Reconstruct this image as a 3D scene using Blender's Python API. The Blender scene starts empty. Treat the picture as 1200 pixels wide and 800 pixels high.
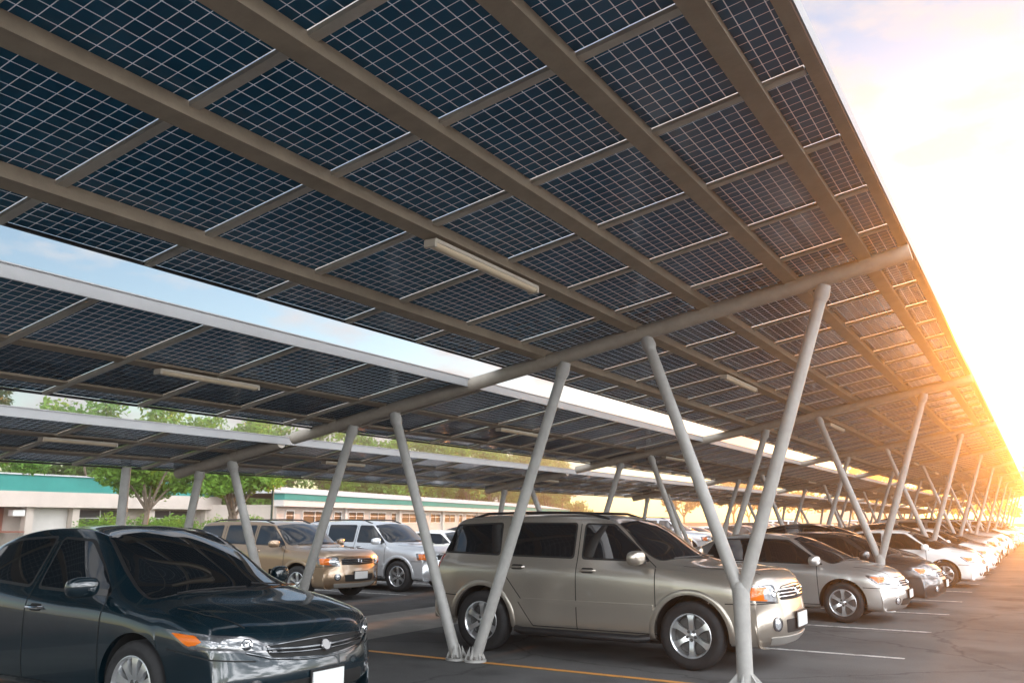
import bpy, bmesh, math, random
import numpy as np
from mathutils import Vector, Matrix
from mathutils.bvhtree import BVHTree

R = math.radians
scene = bpy.context.scene
COL = scene.collection

# ------------------------------------------------------------------ camera
CAM_H = 1.6
cam_d = bpy.data.cameras.new('camera')
cam = bpy.data.objects.new('camera', cam_d)
COL.objects.link(cam)
scene.camera = cam
cam_d.sensor_fit = 'HORIZONTAL'
cam_d.sensor_width = 36.0
cam_d.lens = 1015.1 / 1200 * 36
cam_d.clip_start = 0.05
cam_d.clip_end = 3000
_y, _p, _r = R(31.005), R(11.643), R(0.183)
_f = Vector((-math.sin(_y) * math.cos(_p), math.cos(_y) * math.cos(_p), math.sin(_p)))
_rt = Vector((math.cos(_y), math.sin(_y), 0))
_up = _rt.cross(_f)
_r2 = _rt * math.cos(_r) + _up * math.sin(_r)
_u2 = _r2.cross(_f)
cam.matrix_world = Matrix(((_r2.x, _u2.x, -_f.x, 0), (_r2.y, _u2.y, -_f.y, 0), (_r2.z, _u2.z, -_f.z, CAM_H), (0, 0, 0, 1)))

# ------------------------------------------------------------------ sky, sun, exposure
HAZE = 0.0026
CLOUD_DIM, CLOUD_FILL = 3.7, 58.0
SUN_EL, SUN_AZ = R(10.5), R(1.0)        # azimuth measured from +Y towards +X
world = bpy.data.worlds.new('World')
scene.world = world
world.use_nodes = True
wn, wl = world.node_tree.nodes, world.node_tree.links
wn.clear()
w_out = wn.new('ShaderNodeOutputWorld')
w_bg = wn.new('ShaderNodeBackground')
w_bg.inputs['Strength'].default_value = 0.055
sky = wn.new('ShaderNodeTexSky')
sky.sky_type = 'NISHITA'
sky.sun_disc = False
sky.sun_elevation = SUN_EL
sky.sun_rotation = SUN_AZ
sky.air_density = 1.0
sky.dust_density = 0.2
sky.ozone_density = 1.3
w_tc = wn.new('ShaderNodeTexCoord')
w_map = wn.new('ShaderNodeMapping')
w_map.inputs['Scale'].default_value = (1.0, 1.0, 2.6)
w_map.inputs['Location'].default_value = (0.35, 0.1, 0.2)
w_no = wn.new('ShaderNodeTexNoise')
w_no.inputs['Scale'].default_value = 5.0
w_no.inputs['Detail'].default_value = 9
w_no.inputs['Roughness'].default_value = 0.55
w_rm = wn.new('ShaderNodeValToRGB')
w_rm.color_ramp.elements[0].position = 0.455
w_rm.color_ramp.elements[1].position = 0.56
w_mx = wn.new('ShaderNodeMix')
w_mx.data_type = 'RGBA'
# added fill: clouds brightened out of view, right of and behind the camera
w_sep = wn.new('ShaderNodeSeparateXYZ')
w_dot = wn.new('ShaderNodeVectorMath')
w_dot.operation = 'DOT_PRODUCT'
w_dot.inputs[1].default_value = (0.93, -0.36, 0.0)
w_mr = wn.new('ShaderNodeMapRange')
w_mr.interpolation_type = 'SMOOTHSTEP'
w_mr.inputs['From Min'].default_value = -0.25
w_mr.inputs['From Max'].default_value = 0.95
w_mr.inputs['To Min'].default_value = CLOUD_DIM
w_mr.inputs['To Max'].default_value = CLOUD_FILL
w_cl = wn.new('ShaderNodeVectorMath')
w_cl.operation = 'SCALE'
w_cl.inputs[0].default_value = (0.95, 0.965, 1.0)
wl.new(w_tc.outputs['Generated'], w_dot.inputs[0])
wl.new(w_dot.outputs['Value'], w_mr.inputs['Value'])
wl.new(w_mr.outputs['Result'], w_cl.inputs['Scale'])
wl.new(w_cl.outputs['Vector'], w_mx.inputs['B'])
wl.new(w_tc.outputs['Generated'], w_map.inputs['Vector'])
wl.new(w_map.outputs['Vector'], w_no.inputs['Vector'])
wl.new(w_no.outputs['Fac'], w_rm.inputs['Fac'])
wl.new(w_rm.outputs['Color'], w_mx.inputs['Factor'])
wl.new(sky.outputs['Color'], w_mx.inputs['A'])
wl.new(w_mx.outputs['Result'], w_bg.inputs['Color'])
wl.new(w_bg.outputs['Background'], w_out.inputs['Surface'])

sun_d = bpy.data.lights.new('sun', 'SUN')
sun_d.energy = 2.0
sun_d.angle = R(0.6)
sun_d.color = (1.0, 0.36, 0.06)
sun = bpy.data.objects.new('sun', sun_d)
COL.objects.link(sun)
_sd = Vector((math.sin(SUN_AZ) * math.cos(SUN_EL), math.cos(SUN_AZ) * math.cos(SUN_EL), math.sin(SUN_EL)))
sun.rotation_euler = _sd.to_track_quat('Z', 'Y').to_euler()
sun.location = (20, 60, 30)

scene.view_settings.view_transform = 'Standard'
scene.view_settings.look = 'None'
scene.view_settings.exposure = 2.05
scene.view_settings.gamma = 1.0
scene.view_settings.use_curve_mapping = False
scene.render.engine = 'CYCLES'
scene.cycles.use_denoising = True
scene.cycles.max_bounces = 8
scene.cycles.diffuse_bounces = 4
scene.cycles.glossy_bounces = 4
scene.cycles.transparent_max_bounces = 12
scene.cycles.volume_bounces = 0

# ------------------------------------------------------------------ materials
def mat(name, color=(0.5, 0.5, 0.5), rough=0.5, metal=0.0, spec=0.5, coat=0.0, noise=0.0, nscale=8.0, bump=0.0, bscale=60.0,
        rough_var=0.0, trans=0.0):
    m = bpy.data.materials.new(name)
    m.use_nodes = True
    nt = m.node_tree
    b = nt.nodes['Principled BSDF']
    b.inputs['Base Color'].default_value = (*color, 1)
    b.inputs['Roughness'].default_value = rough
    b.inputs['Metallic'].default_value = metal
    b.inputs['Specular IOR Level'].default_value = spec
    if coat:
        b.inputs['Coat Weight'].default_value = coat
        b.inputs['Coat Roughness'].default_value = 0.04
    tc = None
    if noise or bump or rough_var:
        tc = nt.nodes.new('ShaderNodeTexCoord')
    if noise or rough_var:
        n = nt.nodes.new('ShaderNodeTexNoise')
        n.inputs['Scale'].default_value = nscale
        n.inputs['Detail'].default_value = 8
        n.inputs['Roughness'].default_value = 0.65
        nt.links.new(tc.outputs['Object'], n.inputs['Vector'])
        if noise:
            r = nt.nodes.new('ShaderNodeValToRGB')
            r.color_ramp.elements[0].position = 0.3
            r.color_ramp.elements[1].position = 0.7
            r.color_ramp.elements[0].color = (*[c * (1 - noise) for c in color], 1)
            r.color_ramp.elements[1].color = (*[min(1, c * (1 + noise)) for c in color], 1)
            nt.links.new(n.outputs['Fac'], r.inputs['Fac'])
            nt.links.new(r.outputs['Color'], b.inputs['Base Color'])
        if rough_var:
            mr = nt.nodes.new('ShaderNodeMapRange')
            mr.inputs['From Min'].default_value = 0.3
            mr.inputs['From Max'].default_value = 0.7
            mr.inputs['To Min'].default_value = max(0.02, rough - rough_var)
            mr.inputs['To Max'].default_value = min(1, rough + rough_var)
            nt.links.new(n.outputs['Fac'], mr.inputs['Value'])
            nt.links.new(mr.outputs['Result'], b.inputs['Roughness'])
    if bump:
        n2 = nt.nodes.new('ShaderNodeTexNoise')
        n2.inputs['Scale'].default_value = bscale
        n2.inputs['Detail'].default_value = 6
        bp = nt.nodes.new('ShaderNodeBump')
        bp.inputs['Strength'].default_value = bump
        bp.inputs['Distance'].default_value = 0.01
        nt.links.new(tc.outputs['Object'], n2.inputs['Vector'])
        nt.links.new(n2.outputs['Fac'], bp.inputs['Height'])
        nt.links.new(bp.outputs['Normal'], b.inputs['Normal'])
    return m

def paint(name, color, metal=0.5, rough=0.3):
    """car paint: base with a fine metal flake, thin dust towards rough patches, clear coat"""
    m = mat(name, color, rough, metal, 0.5, 1.0, noise=0.06, nscale=900, rough_var=0.05)
    b = m.node_tree.nodes['Principled BSDF']
    b.inputs['Coat Roughness'].default_value = 0.035
    return m

M = {}
M['glass'] = mat('tinted_glass', (0.006, 0.008, 0.010), 0.03, 0, 0.95)
M['trim'] = mat('black_trim', (0.012, 0.012, 0.013), 0.45, 0, 0.4, noise=0.2, nscale=20)
M['gap'] = mat('panel_gap', (0.004, 0.004, 0.004), 0.8)
M['rubber'] = mat('tyre_rubber', (0.018, 0.018, 0.019), 0.75, 0, 0.3, noise=0.35, nscale=14, bump=0.2, bscale=50)
M['alloy'] = mat('alloy_rim', (0.66, 0.67, 0.68), 0.28, 0.85, 0.5, noise=0.08, nscale=12)
M['guard'] = mat('bumper_guard', (0.34, 0.33, 0.31), 0.4, 0.4)
M['steel_dark'] = mat('brake_disc', (0.10, 0.10, 0.10), 0.45, 0.7)
M['chrome'] = mat('chrome', (0.75, 0.76, 0.78), 0.10, 1.0)
M['lens'] = mat('headlight_lens', (0.42, 0.44, 0.46), 0.06, 0.35, 0.9, 1.0, noise=0.5, nscale=22)
M['lens_dark'] = mat('smoked_lens', (0.10, 0.105, 0.11), 0.06, 0.3, 0.9, 1.0, noise=0.6, nscale=26)
M['lamp_dark'] = mat('headlight_housing', (0.05, 0.05, 0.055), 0.12, 0.2, 0.8, 1.0)
M['amber'] = mat('amber_lens', (0.62, 0.135, 0.008), 0.15, 0, 0.5, 0.3)
M['red_lens'] = mat('red_lens', (0.35, 0.012, 0.012), 0.10, 0, 0.8, 1.0)
M['plate'] = mat('number_plate', (0.62, 0.63, 0.62), 0.4, 0, 0.5, noise=0.05, nscale=30)
M['floorpan'] = mat('underbody', (0.012, 0.012, 0.012), 0.9)
PAINT = {
    'champagne': paint('paint_champagne', (0.43, 0.385, 0.33), 0.75, 0.30),
    'bronze': paint('paint_bronze', (0.30, 0.21, 0.135), 0.7, 0.32),
    'silver': paint('paint_silver', (0.50, 0.48, 0.455), 0.75, 0.30),
    'ice': paint('paint_ice', (0.60, 0.62, 0.64), 0.55, 0.30),
    'white': paint('paint_white', (0.78, 0.78, 0.77), 0.0, 0.35),
    'charcoal': paint('paint_charcoal', (0.055, 0.058, 0.062), 0.6, 0.28),
    'teal_black': paint('paint_teal_black', (0.0014, 0.010, 0.016), 0.15, 0.22),
    'black': paint('paint_black', (0.008, 0.008, 0.009), 0.2, 0.2),
    'maroon': paint('paint_maroon', (0.13, 0.015, 0.018), 0.5, 0.28),
    'blue_grey': paint('paint_blue_grey', (0.16, 0.20, 0.25), 0.6, 0.28),
}

# ------------------------------------------------------------------ mesh helpers
class MB:
    """collects geometry for ONE mesh"""
    def __init__(s):
        s.v, s.f, s.m = [], [], []
    def add(s, verts, faces, mi=0):
        o = len(s.v)
        s.v.extend([tuple(v) for v in verts])
        for f in faces:
            s.f.append(tuple(i + o for i in f))
            s.m.append(mi)
        return s
    def box(s, c, d, mi=0, rot=None):
        x, y, z = [k / 2 for k in d]
        vs = [Vector((a * x, b * y, e * z)) for a in (-1, 1) for b in (-1, 1) for e in (-1, 1)]
        if rot is not None:
            vs = [rot @ v for v in vs]
        vs = [v + Vector(c) for v in vs]
        return s.add(vs, [(0, 1, 3, 2), (4, 6, 7, 5), (0, 4, 5, 1), (2, 3, 7, 6), (0, 2, 6, 4), (1, 5, 7, 3)], mi)
    def beam(s, a, b, w, h, mi=0, upv=(0, 0, 1)):
        a, b = Vector(a), Vector(b)
        d = (b - a).normalized()
        sx = d.cross(Vector(upv)).normalized()
        sz = sx.cross(d)
        vs = []
        for p in (a, b):
            for i, j in ((-1, -1), (1, -1), (1, 1), (-1, 1)):
                vs.append(p + sx * (w / 2 * i) + sz * (h / 2 * j))
        return s.add(vs, [(0, 1, 2, 3), (7, 6, 5, 4), (0, 4, 5, 1), (1, 5, 6, 2), (2, 6, 7, 3), (3, 7, 4, 0)], mi)
    def tube(s, pts, rad, n=12, mi=0, caps=True):
        pts = [Vector(p) for p in pts]
        if not hasattr(rad, '__len__'):
            rad = [rad] * len(pts)
        vs, fs = [], []
        ref = None
        for i, p in enumerate(pts):
            d = (pts[min(i + 1, len(pts) - 1)] - pts[max(i - 1, 0)]).normalized()
            if ref is None:
                ref = Vector((0, 0, 1)) if abs(d.z) < 0.9 else Vector((1, 0, 0))
            a = d.cross(ref).normalized()
            b = a.cross(d)
            ref = b
            for k in range(n):
                t = 2 * math.pi * k / n
                vs.append(p + (a * math.cos(t) + b * math.sin(t)) * rad[i])
        for i in range(len(pts) - 1):
            for k in range(n):
                k2 = (k + 1) % n
                fs.append((i * n + k, i * n + k2, (i + 1) * n + k2, (i + 1) * n + k))
        if caps:
            fs.append(tuple(range(n - 1, -1, -1)))
            fs.append(tuple((len(pts) - 1) * n + k for k in range(n)))
        return s.add(vs, fs, mi)
    def lathe(s, prof, n=32, mi=0, axis='y', c=(0, 0, 0), closed=False):
        """prof: list of (radius, along axis)"""
        vs, fs = [], []
        for r_, a_ in prof:
            for k in range(n):
                t = 2 * math.pi * k / n
                if axis == 'y':
                    vs.append((c[0] + r_ * math.cos(t), c[1] + a_, c[2] + r_ * math.sin(t)))
                else:
                    vs.append((c[0] + r_ * math.cos(t), c[1] + r_ * math.sin(t), c[2] + a_))
        m_ = len(prof)
        for i in range(m_ if closed else m_ - 1):
            j = (i + 1) % m_
            for k in range(n):
                k2 = (k + 1) % n
                fs.append((i * n + k, i * n + k2, j * n + k2, j * n + k))
        return s.add(vs, fs, mi)
    def merge(s, o, mi_map=None, xf=None):
        vs = o.v if xf is None else [xf @ Vector(v) for v in o.v]
        b = len(s.v)
        s.v.extend([tuple(v) for v in vs])
        for f, m_ in zip(o.f, o.m):
            s.f.append(tuple(i + b for i in f))
            s.m.append(m_ if mi_map is None else mi_map[m_])
        return s
    def mesh(s, name, mats, smooth=True, angle=40, recalc=True):
        me = bpy.data.meshes.new(name)
        me.from_pydata(s.v, [], s.f)
        for mm in (mats if isinstance(mats, (list, tuple)) else [mats]):
            me.materials.append(mm)
        me.polygons.foreach_set('material_index', s.m)
        if recalc:
            bm = bmesh.new()
            bm.from_mesh(me)
            bmesh.ops.recalc_face_normals(bm, faces=bm.faces)
            bm.to_mesh(me)
            bm.free()
        if smooth:
            me.polygons.foreach_set('use_smooth', [True] * len(me.polygons))
            me.set_sharp_from_angle(angle=R(angle))
        me.update()
        return me
    def build(s, name, mats, parent=None, smooth=True, angle=40, loc=None, recalc=True):
        return link(name, s.mesh(name, mats, smooth, angle, recalc), parent, loc)

def link(name, me, parent=None, loc=None):
    o = bpy.data.objects.new(name, me)
    COL.objects.link(o)
    if parent is not None:
        o.parent = parent
    if loc is not None:
        o.location = loc
    return o

def tag(o, label, cat, group=None, kind=None):
    o['label'] = label
    o['category'] = cat
    if group:
        o['group'] = group
    if kind:
        o['kind'] = kind
    return o

def thing(name, label, cat, loc=(0, 0, 0), rz=0.0, group=None):
    o = bpy.data.objects.new(name, None)
    COL.objects.link(o)
    o.empty_display_size = 0.3
    o.location = loc
    o.rotation_euler = (0, 0, rz)
    return tag(o, label, cat, group)

def struct(o, kind='structure'):
    o['kind'] = kind
    return o

def copy_tree(o, parent=None):
    c = o.copy()
    COL.objects.link(c)
    if parent is not None:
        c.parent = parent
    for ch in list(o.children):
        copy_tree(ch, c)
    return c

# ------------------------------------------------------------------ cars
M['dark_chrome'] = mat('dark_chrome', (0.10, 0.105, 0.11), 0.12, 0.9)
def spline(t, P):
    """natural cubic spline through rows of P (n, ...) at knots t -> function of array"""
    n = len(t)
    h = np.diff(t)
    A = np.zeros((n, n))
    A[0, 0] = A[-1, -1] = 1
    B = np.zeros_like(P)
    for i in range(1, n - 1):
        A[i, i - 1] = h[i - 1]
        A[i, i] = 2 * (h[i - 1] + h[i])
        A[i, i + 1] = h[i]
        B[i] = 6 * ((P[i + 1] - P[i]) / h[i] - (P[i] - P[i - 1]) / h[i - 1])
    m_ = np.linalg.solve(A, B.reshape(n, -1)).reshape(P.shape)
    def ev(x):
        k = np.clip(np.searchsorted(t, x, side='right') - 1, 0, n - 2)
        sh = (-1,) + (1,) * (P.ndim - 1)
        hk = h[k].reshape(sh)
        a = ((t[k + 1] - x) / h[k]).reshape(sh)
        b = ((x - t[k]) / h[k]).reshape(sh)
        return a * P[k] + b * P[k + 1] + ((a ** 3 - a) * m_[k] + (b ** 3 - b) * m_[k + 1]) * hk ** 2 / 6
    return ev

def lin(x, tab):
    return float(np.interp(x, [a for a, _ in tab], [b for _, b in tab]))

class CarBody:
    """skin lofted through cross sections; sections are driven by a centre-line profile and width / belt / sill curves"""
    def __init__(s, d):
        s.d = d
        st = sorted(d['profile'], key=lambda q: q[0])            # key order tail -> nose
        rows = []
        for i_, (_, x, zt, sw) in enumerate(st):
            wm = lin(x, d['width'])
            tuck = {0: 0.88, 1: 0.96, len(st) - 1: 0.84, len(st) - 2: 0.955}.get(i_, 1.0)     # bumper corners turn under
            wm *= tuck
            zb = min(lin(x, d['sill']), zt - 0.002)
            belt = min(lin(x, d['belt']), zt - 0.035)
            belt = max(belt, zb + 0.001)
            ch = max(0.0, zt - lin(x, d['belt']))
            c = min(1.0, ch / d['cab'])
            c = c * c * (3 - 2 * c)
            hgt = belt - zb
            wr = d['roof_w']
            bw = d.get('belt_w', 0.945)
            y6 = (1 - c) * wm * 0.87 + c * wr
            z6 = zt - ((1 - c) * min(0.028, max(0.0, zt - belt) * 0.5) + c * 0.085)
            y7 = (1 - c) * wm * 0.70 + c * wr * 0.86
            z7 = zt - ((1 - c) * min(0.010, max(0.0, zt - belt) * 0.3) + c * 0.032)
            y8, z8 = 0.45 * ((1 - c) * wm + c * wr), zt - (0.003 + 0.006 * c)
            yy = [wm * 0.84, wm * 0.945, wm * 0.985, wm * 1.0, wm * 0.990, wm * bw,
                  (wm * (bw - 0.012)) * (1 - c * 0.12) + c * 0.12 * wr, y6, y7, y8, 0.0]
            zz = [zb, zb + 0.06 * hgt, zb + 0.24 * hgt, zb + 0.56 * hgt, zb + 0.88 * hgt, belt,
                  belt + 0.16 * max(0.0, z6 - belt), z6, z7, z8, zt]
            lowk = d.get('low_sweep', 0.0)
            row = []
            for i, (y, z) in enumerate(zip(yy, zz)):
                k = (y / max(wm, 1e-3)) if sw[1] == 'n' else min(1.0, y / (wr * 1.15))
                if sw[1] == 'n':
                    off = sw[0] * k ** 2.6
                else:
                    f = 0.0 if i < 4 else (0.45 if i == 4 else (0.8 if i in (5, 6) else 1.0))
                    off = sw[0] * f * k ** 2
                row.append((x - off, y, z))
            rows.append(row)
        P = np.array(rows)
        s.nr = P.shape[1]
        mir = P[:, -2::-1].copy()
        mir[:, :, 1] *= -1
        P = np.concatenate([P, mir], axis=1)
        du = np.linalg.norm(np.diff(P, axis=0), axis=2).mean(axis=1)
        du = np.maximum(du, 0.05) ** 0.8
        dv = np.maximum(np.linalg.norm(np.diff(P, axis=1), axis=2).mean(axis=0), 0.02) ** 0.8
        tu = np.concatenate([[0], np.cumsum(du)])
        tv = np.concatenate([[0], np.cumsum(dv)])
        us = np.concatenate([np.linspace(tu[i], tu[i + 1], max(3, int(math.ceil(du[i] / 0.042))), endpoint=False) for i in range(len(du))] + [tu[-1:]])
        vs = np.concatenate([np.linspace(tv[i], tv[i + 1], max(3, int(math.ceil(dv[i] / 0.042))), endpoint=False) for i in range(len(dv))] + [tv[-1:]])
        G = spline(tu, P)(us)                   # (nu, rails, 3)
        G = spline(tv, np.swapaxes(G, 0, 1))(vs)   # (nv, nu, 3)
        s.G = np.swapaxes(G, 0, 1)
        nu, nv = s.G.shape[:2]
        verts = [tuple(q) for q in s.G.reshape(-1, 3)]
        faces = [(i * nv + j, i * nv + j + 1, (i + 1) * nv + j + 1, (i + 1) * nv + j) for i in range(nu - 1) for j in range(nv - 1)]
        s.verts, s.faces = verts, faces
        s.bvh = BVHTree.FromPolygons([Vector(v) for v in verts], faces)

    def hit(s, p, d):
        p, d = Vector(p), Vector(d).normalized()
        loc, nor, _, _ = s.bvh.ray_cast(p - d * 4.0, d)
        if loc is None:
            loc, nor, _, _ = s.bvh.find_nearest(p)
        if nor.dot(d) > 0:
            nor = -nor
        return loc, nor

    def skin(s, arches):
        """body surface with wheel openings snapped to circles; arches: (x, z, R)"""
        V = np.array(s.verts)
        F = [f for f in s.faces]
        for (ax, az, ar) in arches:
            d = np.hypot(V[:, 0] - ax, V[:, 2] - az)
            side = np.abs(V[:, 1]) > 0.5
            keep = []
            for f in F:
                c = V[list(f)].mean(axis=0)
                if abs(c[1]) > 0.5 and math.hypot(c[0] - ax, c[2] - az) < ar:
                    continue
                keep.append(f)
            gone = np.zeros(len(V), bool)
            ks = set(keep)
            for f in F:
                if f not in ks:
                    gone[list(f)] = True
            F = keep
            used = np.zeros(len(V), bool)
            for f in F:
                used[list(f)] = True
            sel = used & side & (gone | (d < ar))
            k = ar / np.maximum(d, 1e-4)
            V[sel, 0] = ax + (V[sel, 0] - ax) * k[sel]
            V[sel, 2] = az + (V[sel, 2] - az) * k[sel]
        b = MB()
        b.add([tuple(v) for v in V], F)
        for (ax, az, ar) in arches:             # turned-in lip
            for sg in (1, -1):
                n = 40
                vs, fs = [], []
                m_ = 0
                for i in range(n + 1):
                    t = R(-25) + R(230) * i / n
                    x, z = ax + ar * math.cos(t), az + ar * math.sin(t)
                    loc, nor, _, _ = s.bvh.ray_cast(Vector((x, sg * 4, z)), Vector((0, -sg, 0)))
                    if loc is None or loc.y * sg < 0.6:
                        if m_:
                            break
                        continue
                    y = loc.y - sg * 0.001
                    for w in (0.0, 0.05, 0.42):
                        vs.append((x, y - sg * w, z))
                    m_ += 1
                for i in range(m_ - 1):
                    for k in range(2):
                        a = i * 3 + k
                        fs.append((a, a + 1, a + 4, a + 3))
                b.add(vs, [fs[q] for q in range(0, len(fs), 2)], 0)
                b.add(vs, [fs[q] for q in range(1, len(fs), 2)], 1)
        return b

    def patch(s, pts, d, off=0.003, thick=0.006, rnd=0.03, step=0.06, mirror=False, out=None, mi=0, bulge=0.0):
        """panel that follows the skin: polygon pts (3D, near the skin) projected along d, lifted by off"""
        d = Vector(d).normalized()
        upv = Vector((0, 0, 1)) if abs(d.z) < 0.8 else Vector((1, 0, 0))
        r_ = d.cross(upv).normalized()
        u_ = r_.cross(d)
        P = [(Vector(p).dot(r_), Vector(p).dot(u_)) for p in pts]
        # rounded corners
        poly = []
        n = len(P)
        for i in range(n):
            a, b, c = Vector(P[i - 1]), Vector(P[i]), Vector(P[(i + 1) % n])
            e1, e2 = (a - b), (c - b)
            q = min(rnd, e1.length * 0.45, e2.length * 0.45)
            if q < 0.002:
                poly.append(b)
                continue
            p1, p2 = b + e1.normalized() * q, b + e2.normalized() * q
            for k in range(5):
                t = k / 4
                poly.append(p1 * (1 - t) ** 2 + b * 2 * t * (1 - t) + p2 * t * t)
        bm = bmesh.new()
        f = bm.faces.new([bm.verts.new((q.x, q.y, 0)) for q in poly])
        xs, ys = [q.x for q in poly], [q.y for q in poly]
        for ax, lo, hi in ((0, min(xs), max(xs)), (1, min(ys), max(ys))):
            k = max(1, int((hi - lo) / step))
            for i in range(1, k + 1):
                c = lo + (hi - lo) * i / (k + 1)
                co, no = ((c, 0, 0), (1, 0, 0)) if ax == 0 else ((0, c, 0), (0, 1, 0))
                bmesh.ops.bisect_plane(bm, geom=bm.verts[:] + bm.edges[:] + bm.faces[:], plane_co=co, plane_no=no, dist=1e-5)
        bm.normal_update()
        bm.verts.index_update()
        top, low = [], []
        cx, cy = sum(xs) / len(xs), sum(ys) / len(ys)
        hx, hy = (max(xs) - min(xs)) / 2, (max(ys) - min(ys)) / 2
        for v in bm.verts:
            p = r_ * v.co.x + u_ * v.co.y
            p = p + d * (Vector(pts[0]).dot(d))
            loc, nor = s.hit(p, d)
            bl = bulge * max(0.0, 1 - ((v.co.x - cx) / hx) ** 2) * max(0.0, 1 - ((v.co.y - cy) / hy) ** 2)
            top.append(loc + nor * (off + bl))
            low.append(loc + nor * (off - thick))
        nv = len(top)
        faces = [tuple(v.index for v in f.verts) for f in bm.faces]
        rim = []
        for e in bm.edges:
            if len(e.link_faces) == 1:
                a, b = e.verts[0].index, e.verts[1].index
                rim.append((a, b, b + nv, a + nv))
        bm.free()
        o = out if out is not None else MB()
        for sg in ((1, -1) if mirror else (1,)):
            o.add([(v.x, v.y * sg, v.z) for v in top + low], faces + rim, mi)
        return o

    def ribbon(s, pts, d, w=0.008, off=0.0015, out=None, mi=0, mirror=True, n=30):
        """thin strip along the skin through pts"""
        pts = [Vector(p) for p in pts]
        d = Vector(d).normalized()
        L = [0]
        for a, b in zip(pts, pts[1:]):
            L.append(L[-1] + (b - a).length)
        res = []
        for i in range(n + 1):
            t = L[-1] * i / n
            k = min(len(pts) - 2, max(0, int(np.searchsorted(L, t, side='right')) - 1))
            q = pts[k].lerp(pts[k + 1], (t - L[k]) / max(1e-6, L[k + 1] - L[k]))
            res.append(s.hit(q, d))
        vs, fs = [], []
        for i, (loc, nor) in enumerate(res):
            t = (res[min(i + 1, n)][0] - res[max(i - 1, 0)][0]).normalized()
            sd = t.cross(nor).normalized()
            vs += [loc + nor * off + sd * w / 2, loc + nor * off - sd * w / 2]
        for i in range(n):
            fs.append((2 * i, 2 * i + 1, 2 * i + 3, 2 * i + 2))
        for sg in ((1, -1) if mirror else (1,)):
            out.add([(v[0], v[1] * sg, v[2]) for v in vs], fs, mi)
        return out

def superellipsoid(c, r, e1=0.5, e2=0.5, nu=18, nv=12, out=None, mi=0, shear=(0, 0)):
    out = out or MB()
    def pw(a, e):
        return math.copysign(abs(a) ** e, a)
    vs, fs = [], []
    for i in range(nv + 1):
        t = -math.pi / 2 + math.pi * i / nv
        for k in range(nu):
            p = -math.pi + 2 * math.pi * k / nu
            x = r[0] * pw(math.cos(t), e1) * pw(math.cos(p), e2)
            y = r[1] * pw(math.cos(t), e1) * pw(math.sin(p), e2)
            z = r[2] * pw(math.sin(t), e1)
            vs.append((c[0] + x + shear[0] * y, c[1] + y, c[2] + z + shear[1] * x))
    for i in range(nv):
        for k in range(nu):
            k2 = (k + 1) % nu
            fs.append((i * nu + k, i * nu + k2, (i + 1) * nu + k2, (i + 1) * nu + k))
    return out.add(vs, fs, mi)

def wheel_meshes(r, rim_r, w, spokes, tag_):
    """outer face of the wheel towards +y"""
    h = w / 2
    ty = MB().lathe([(rim_r, -h * 0.92), (rim_r + 0.03, -h), (r - 0.045, -h * 1.02), (r - 0.012, -h * 0.86), (r, -h * 0.62), (r, -0.03), (r - 0.007, -0.027),
                     (r - 0.007, -0.018), (r, -0.015), (r, 0.015), (r - 0.007, 0.018), (r - 0.007, 0.027), (r, 0.03), (r, h * 0.62), (r - 0.012, h * 0.86),
                     (r - 0.045, h * 1.02), (r - 0.06, h * 1.05), (rim_r + 0.03, h), (rim_r, h * 0.92)], 48)
    rm = MB()
    rm.lathe([(rim_r * 0.86, -h * 0.8), (rim_r * 0.90, 0.0), (rim_r * 0.93, h * 0.62), (rim_r * 0.97, h * 0.80), (rim_r * 1.005, h * 0.90),
              (rim_r * 1.012, h * 0.97), (rim_r * 0.985, h * 0.99), (rim_r * 0.95, h * 0.90)], 48)
    n = 6
    for k in range(spokes):
        t0 = 2 * math.pi * k / spokes + math.pi / 2
        vs, fs = [], []
        for i in range(n + 1):
            f = i / n
            rr = 0.16 * rim_r + f * (0.96 - 0.16) * rim_r
            wd = rim_r * (0.155 - 0.045 * math.sin(f * math.pi * 0.9) + 0.09 * f ** 4)
            yo = h * (0.58 + 0.20 * math.sin(f * math.pi * 0.75))
            for sgn, dp in ((-1, -0.035), (-0.86, 0.0), (0.86, 0.0), (1, -0.035)):
                a, b = rr, wd * sgn
                vs.append((a * math.cos(t0) - b * math.sin(t0), yo + dp, a * math.sin(t0) + b * math.cos(t0)))
        for i in range(n):
            for q in range(3):
                fs.append((i * 4 + q, i * 4 + q + 1, i * 4 + q + 5, i * 4 + q + 4))
        rm.add(vs, fs)
    rm.lathe([(0.26 * rim_r, h * 0.42), (0.25 * rim_r, h * 0.60), (0.20 * rim_r, h * 0.66), (0.15 * rim_r, h * 0.62), (0.145 * rim_r, h * 0.68), (0.10 * rim_r, h * 0.72), (0.001, h * 0.73)], 24)
    for k in range(5):
        t = 2 * math.pi * (k + 0.5) / 5 + math.pi / 2
        rm.lathe([(0.018, h * 0.5), (0.018, h * 0.70), (0.001, h * 0.71)], 8, 1, 'y', (0.205 * rim_r * math.cos(t), 0, 0.205 * rim_r * math.sin(t)))
    ds = MB().lathe([(0.001, h * 0.20), (rim_r * 0.70, h * 0.20), (rim_r * 0.70, h * 0.10), (rim_r * 0.88, h * 0.05), (rim_r * 0.88, -h * 0.7)], 32)
    return (ty.mesh(tag_ + '_tyre', M['rubber'], True, 50), rm.mesh(tag_ + '_rim', [M['alloy'], M['steel_dark']], True, 35),
            ds.mesh(tag_ + '_disc', M['steel_dark'], True, 35), (ty, rm, ds))

CARS = {}

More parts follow.
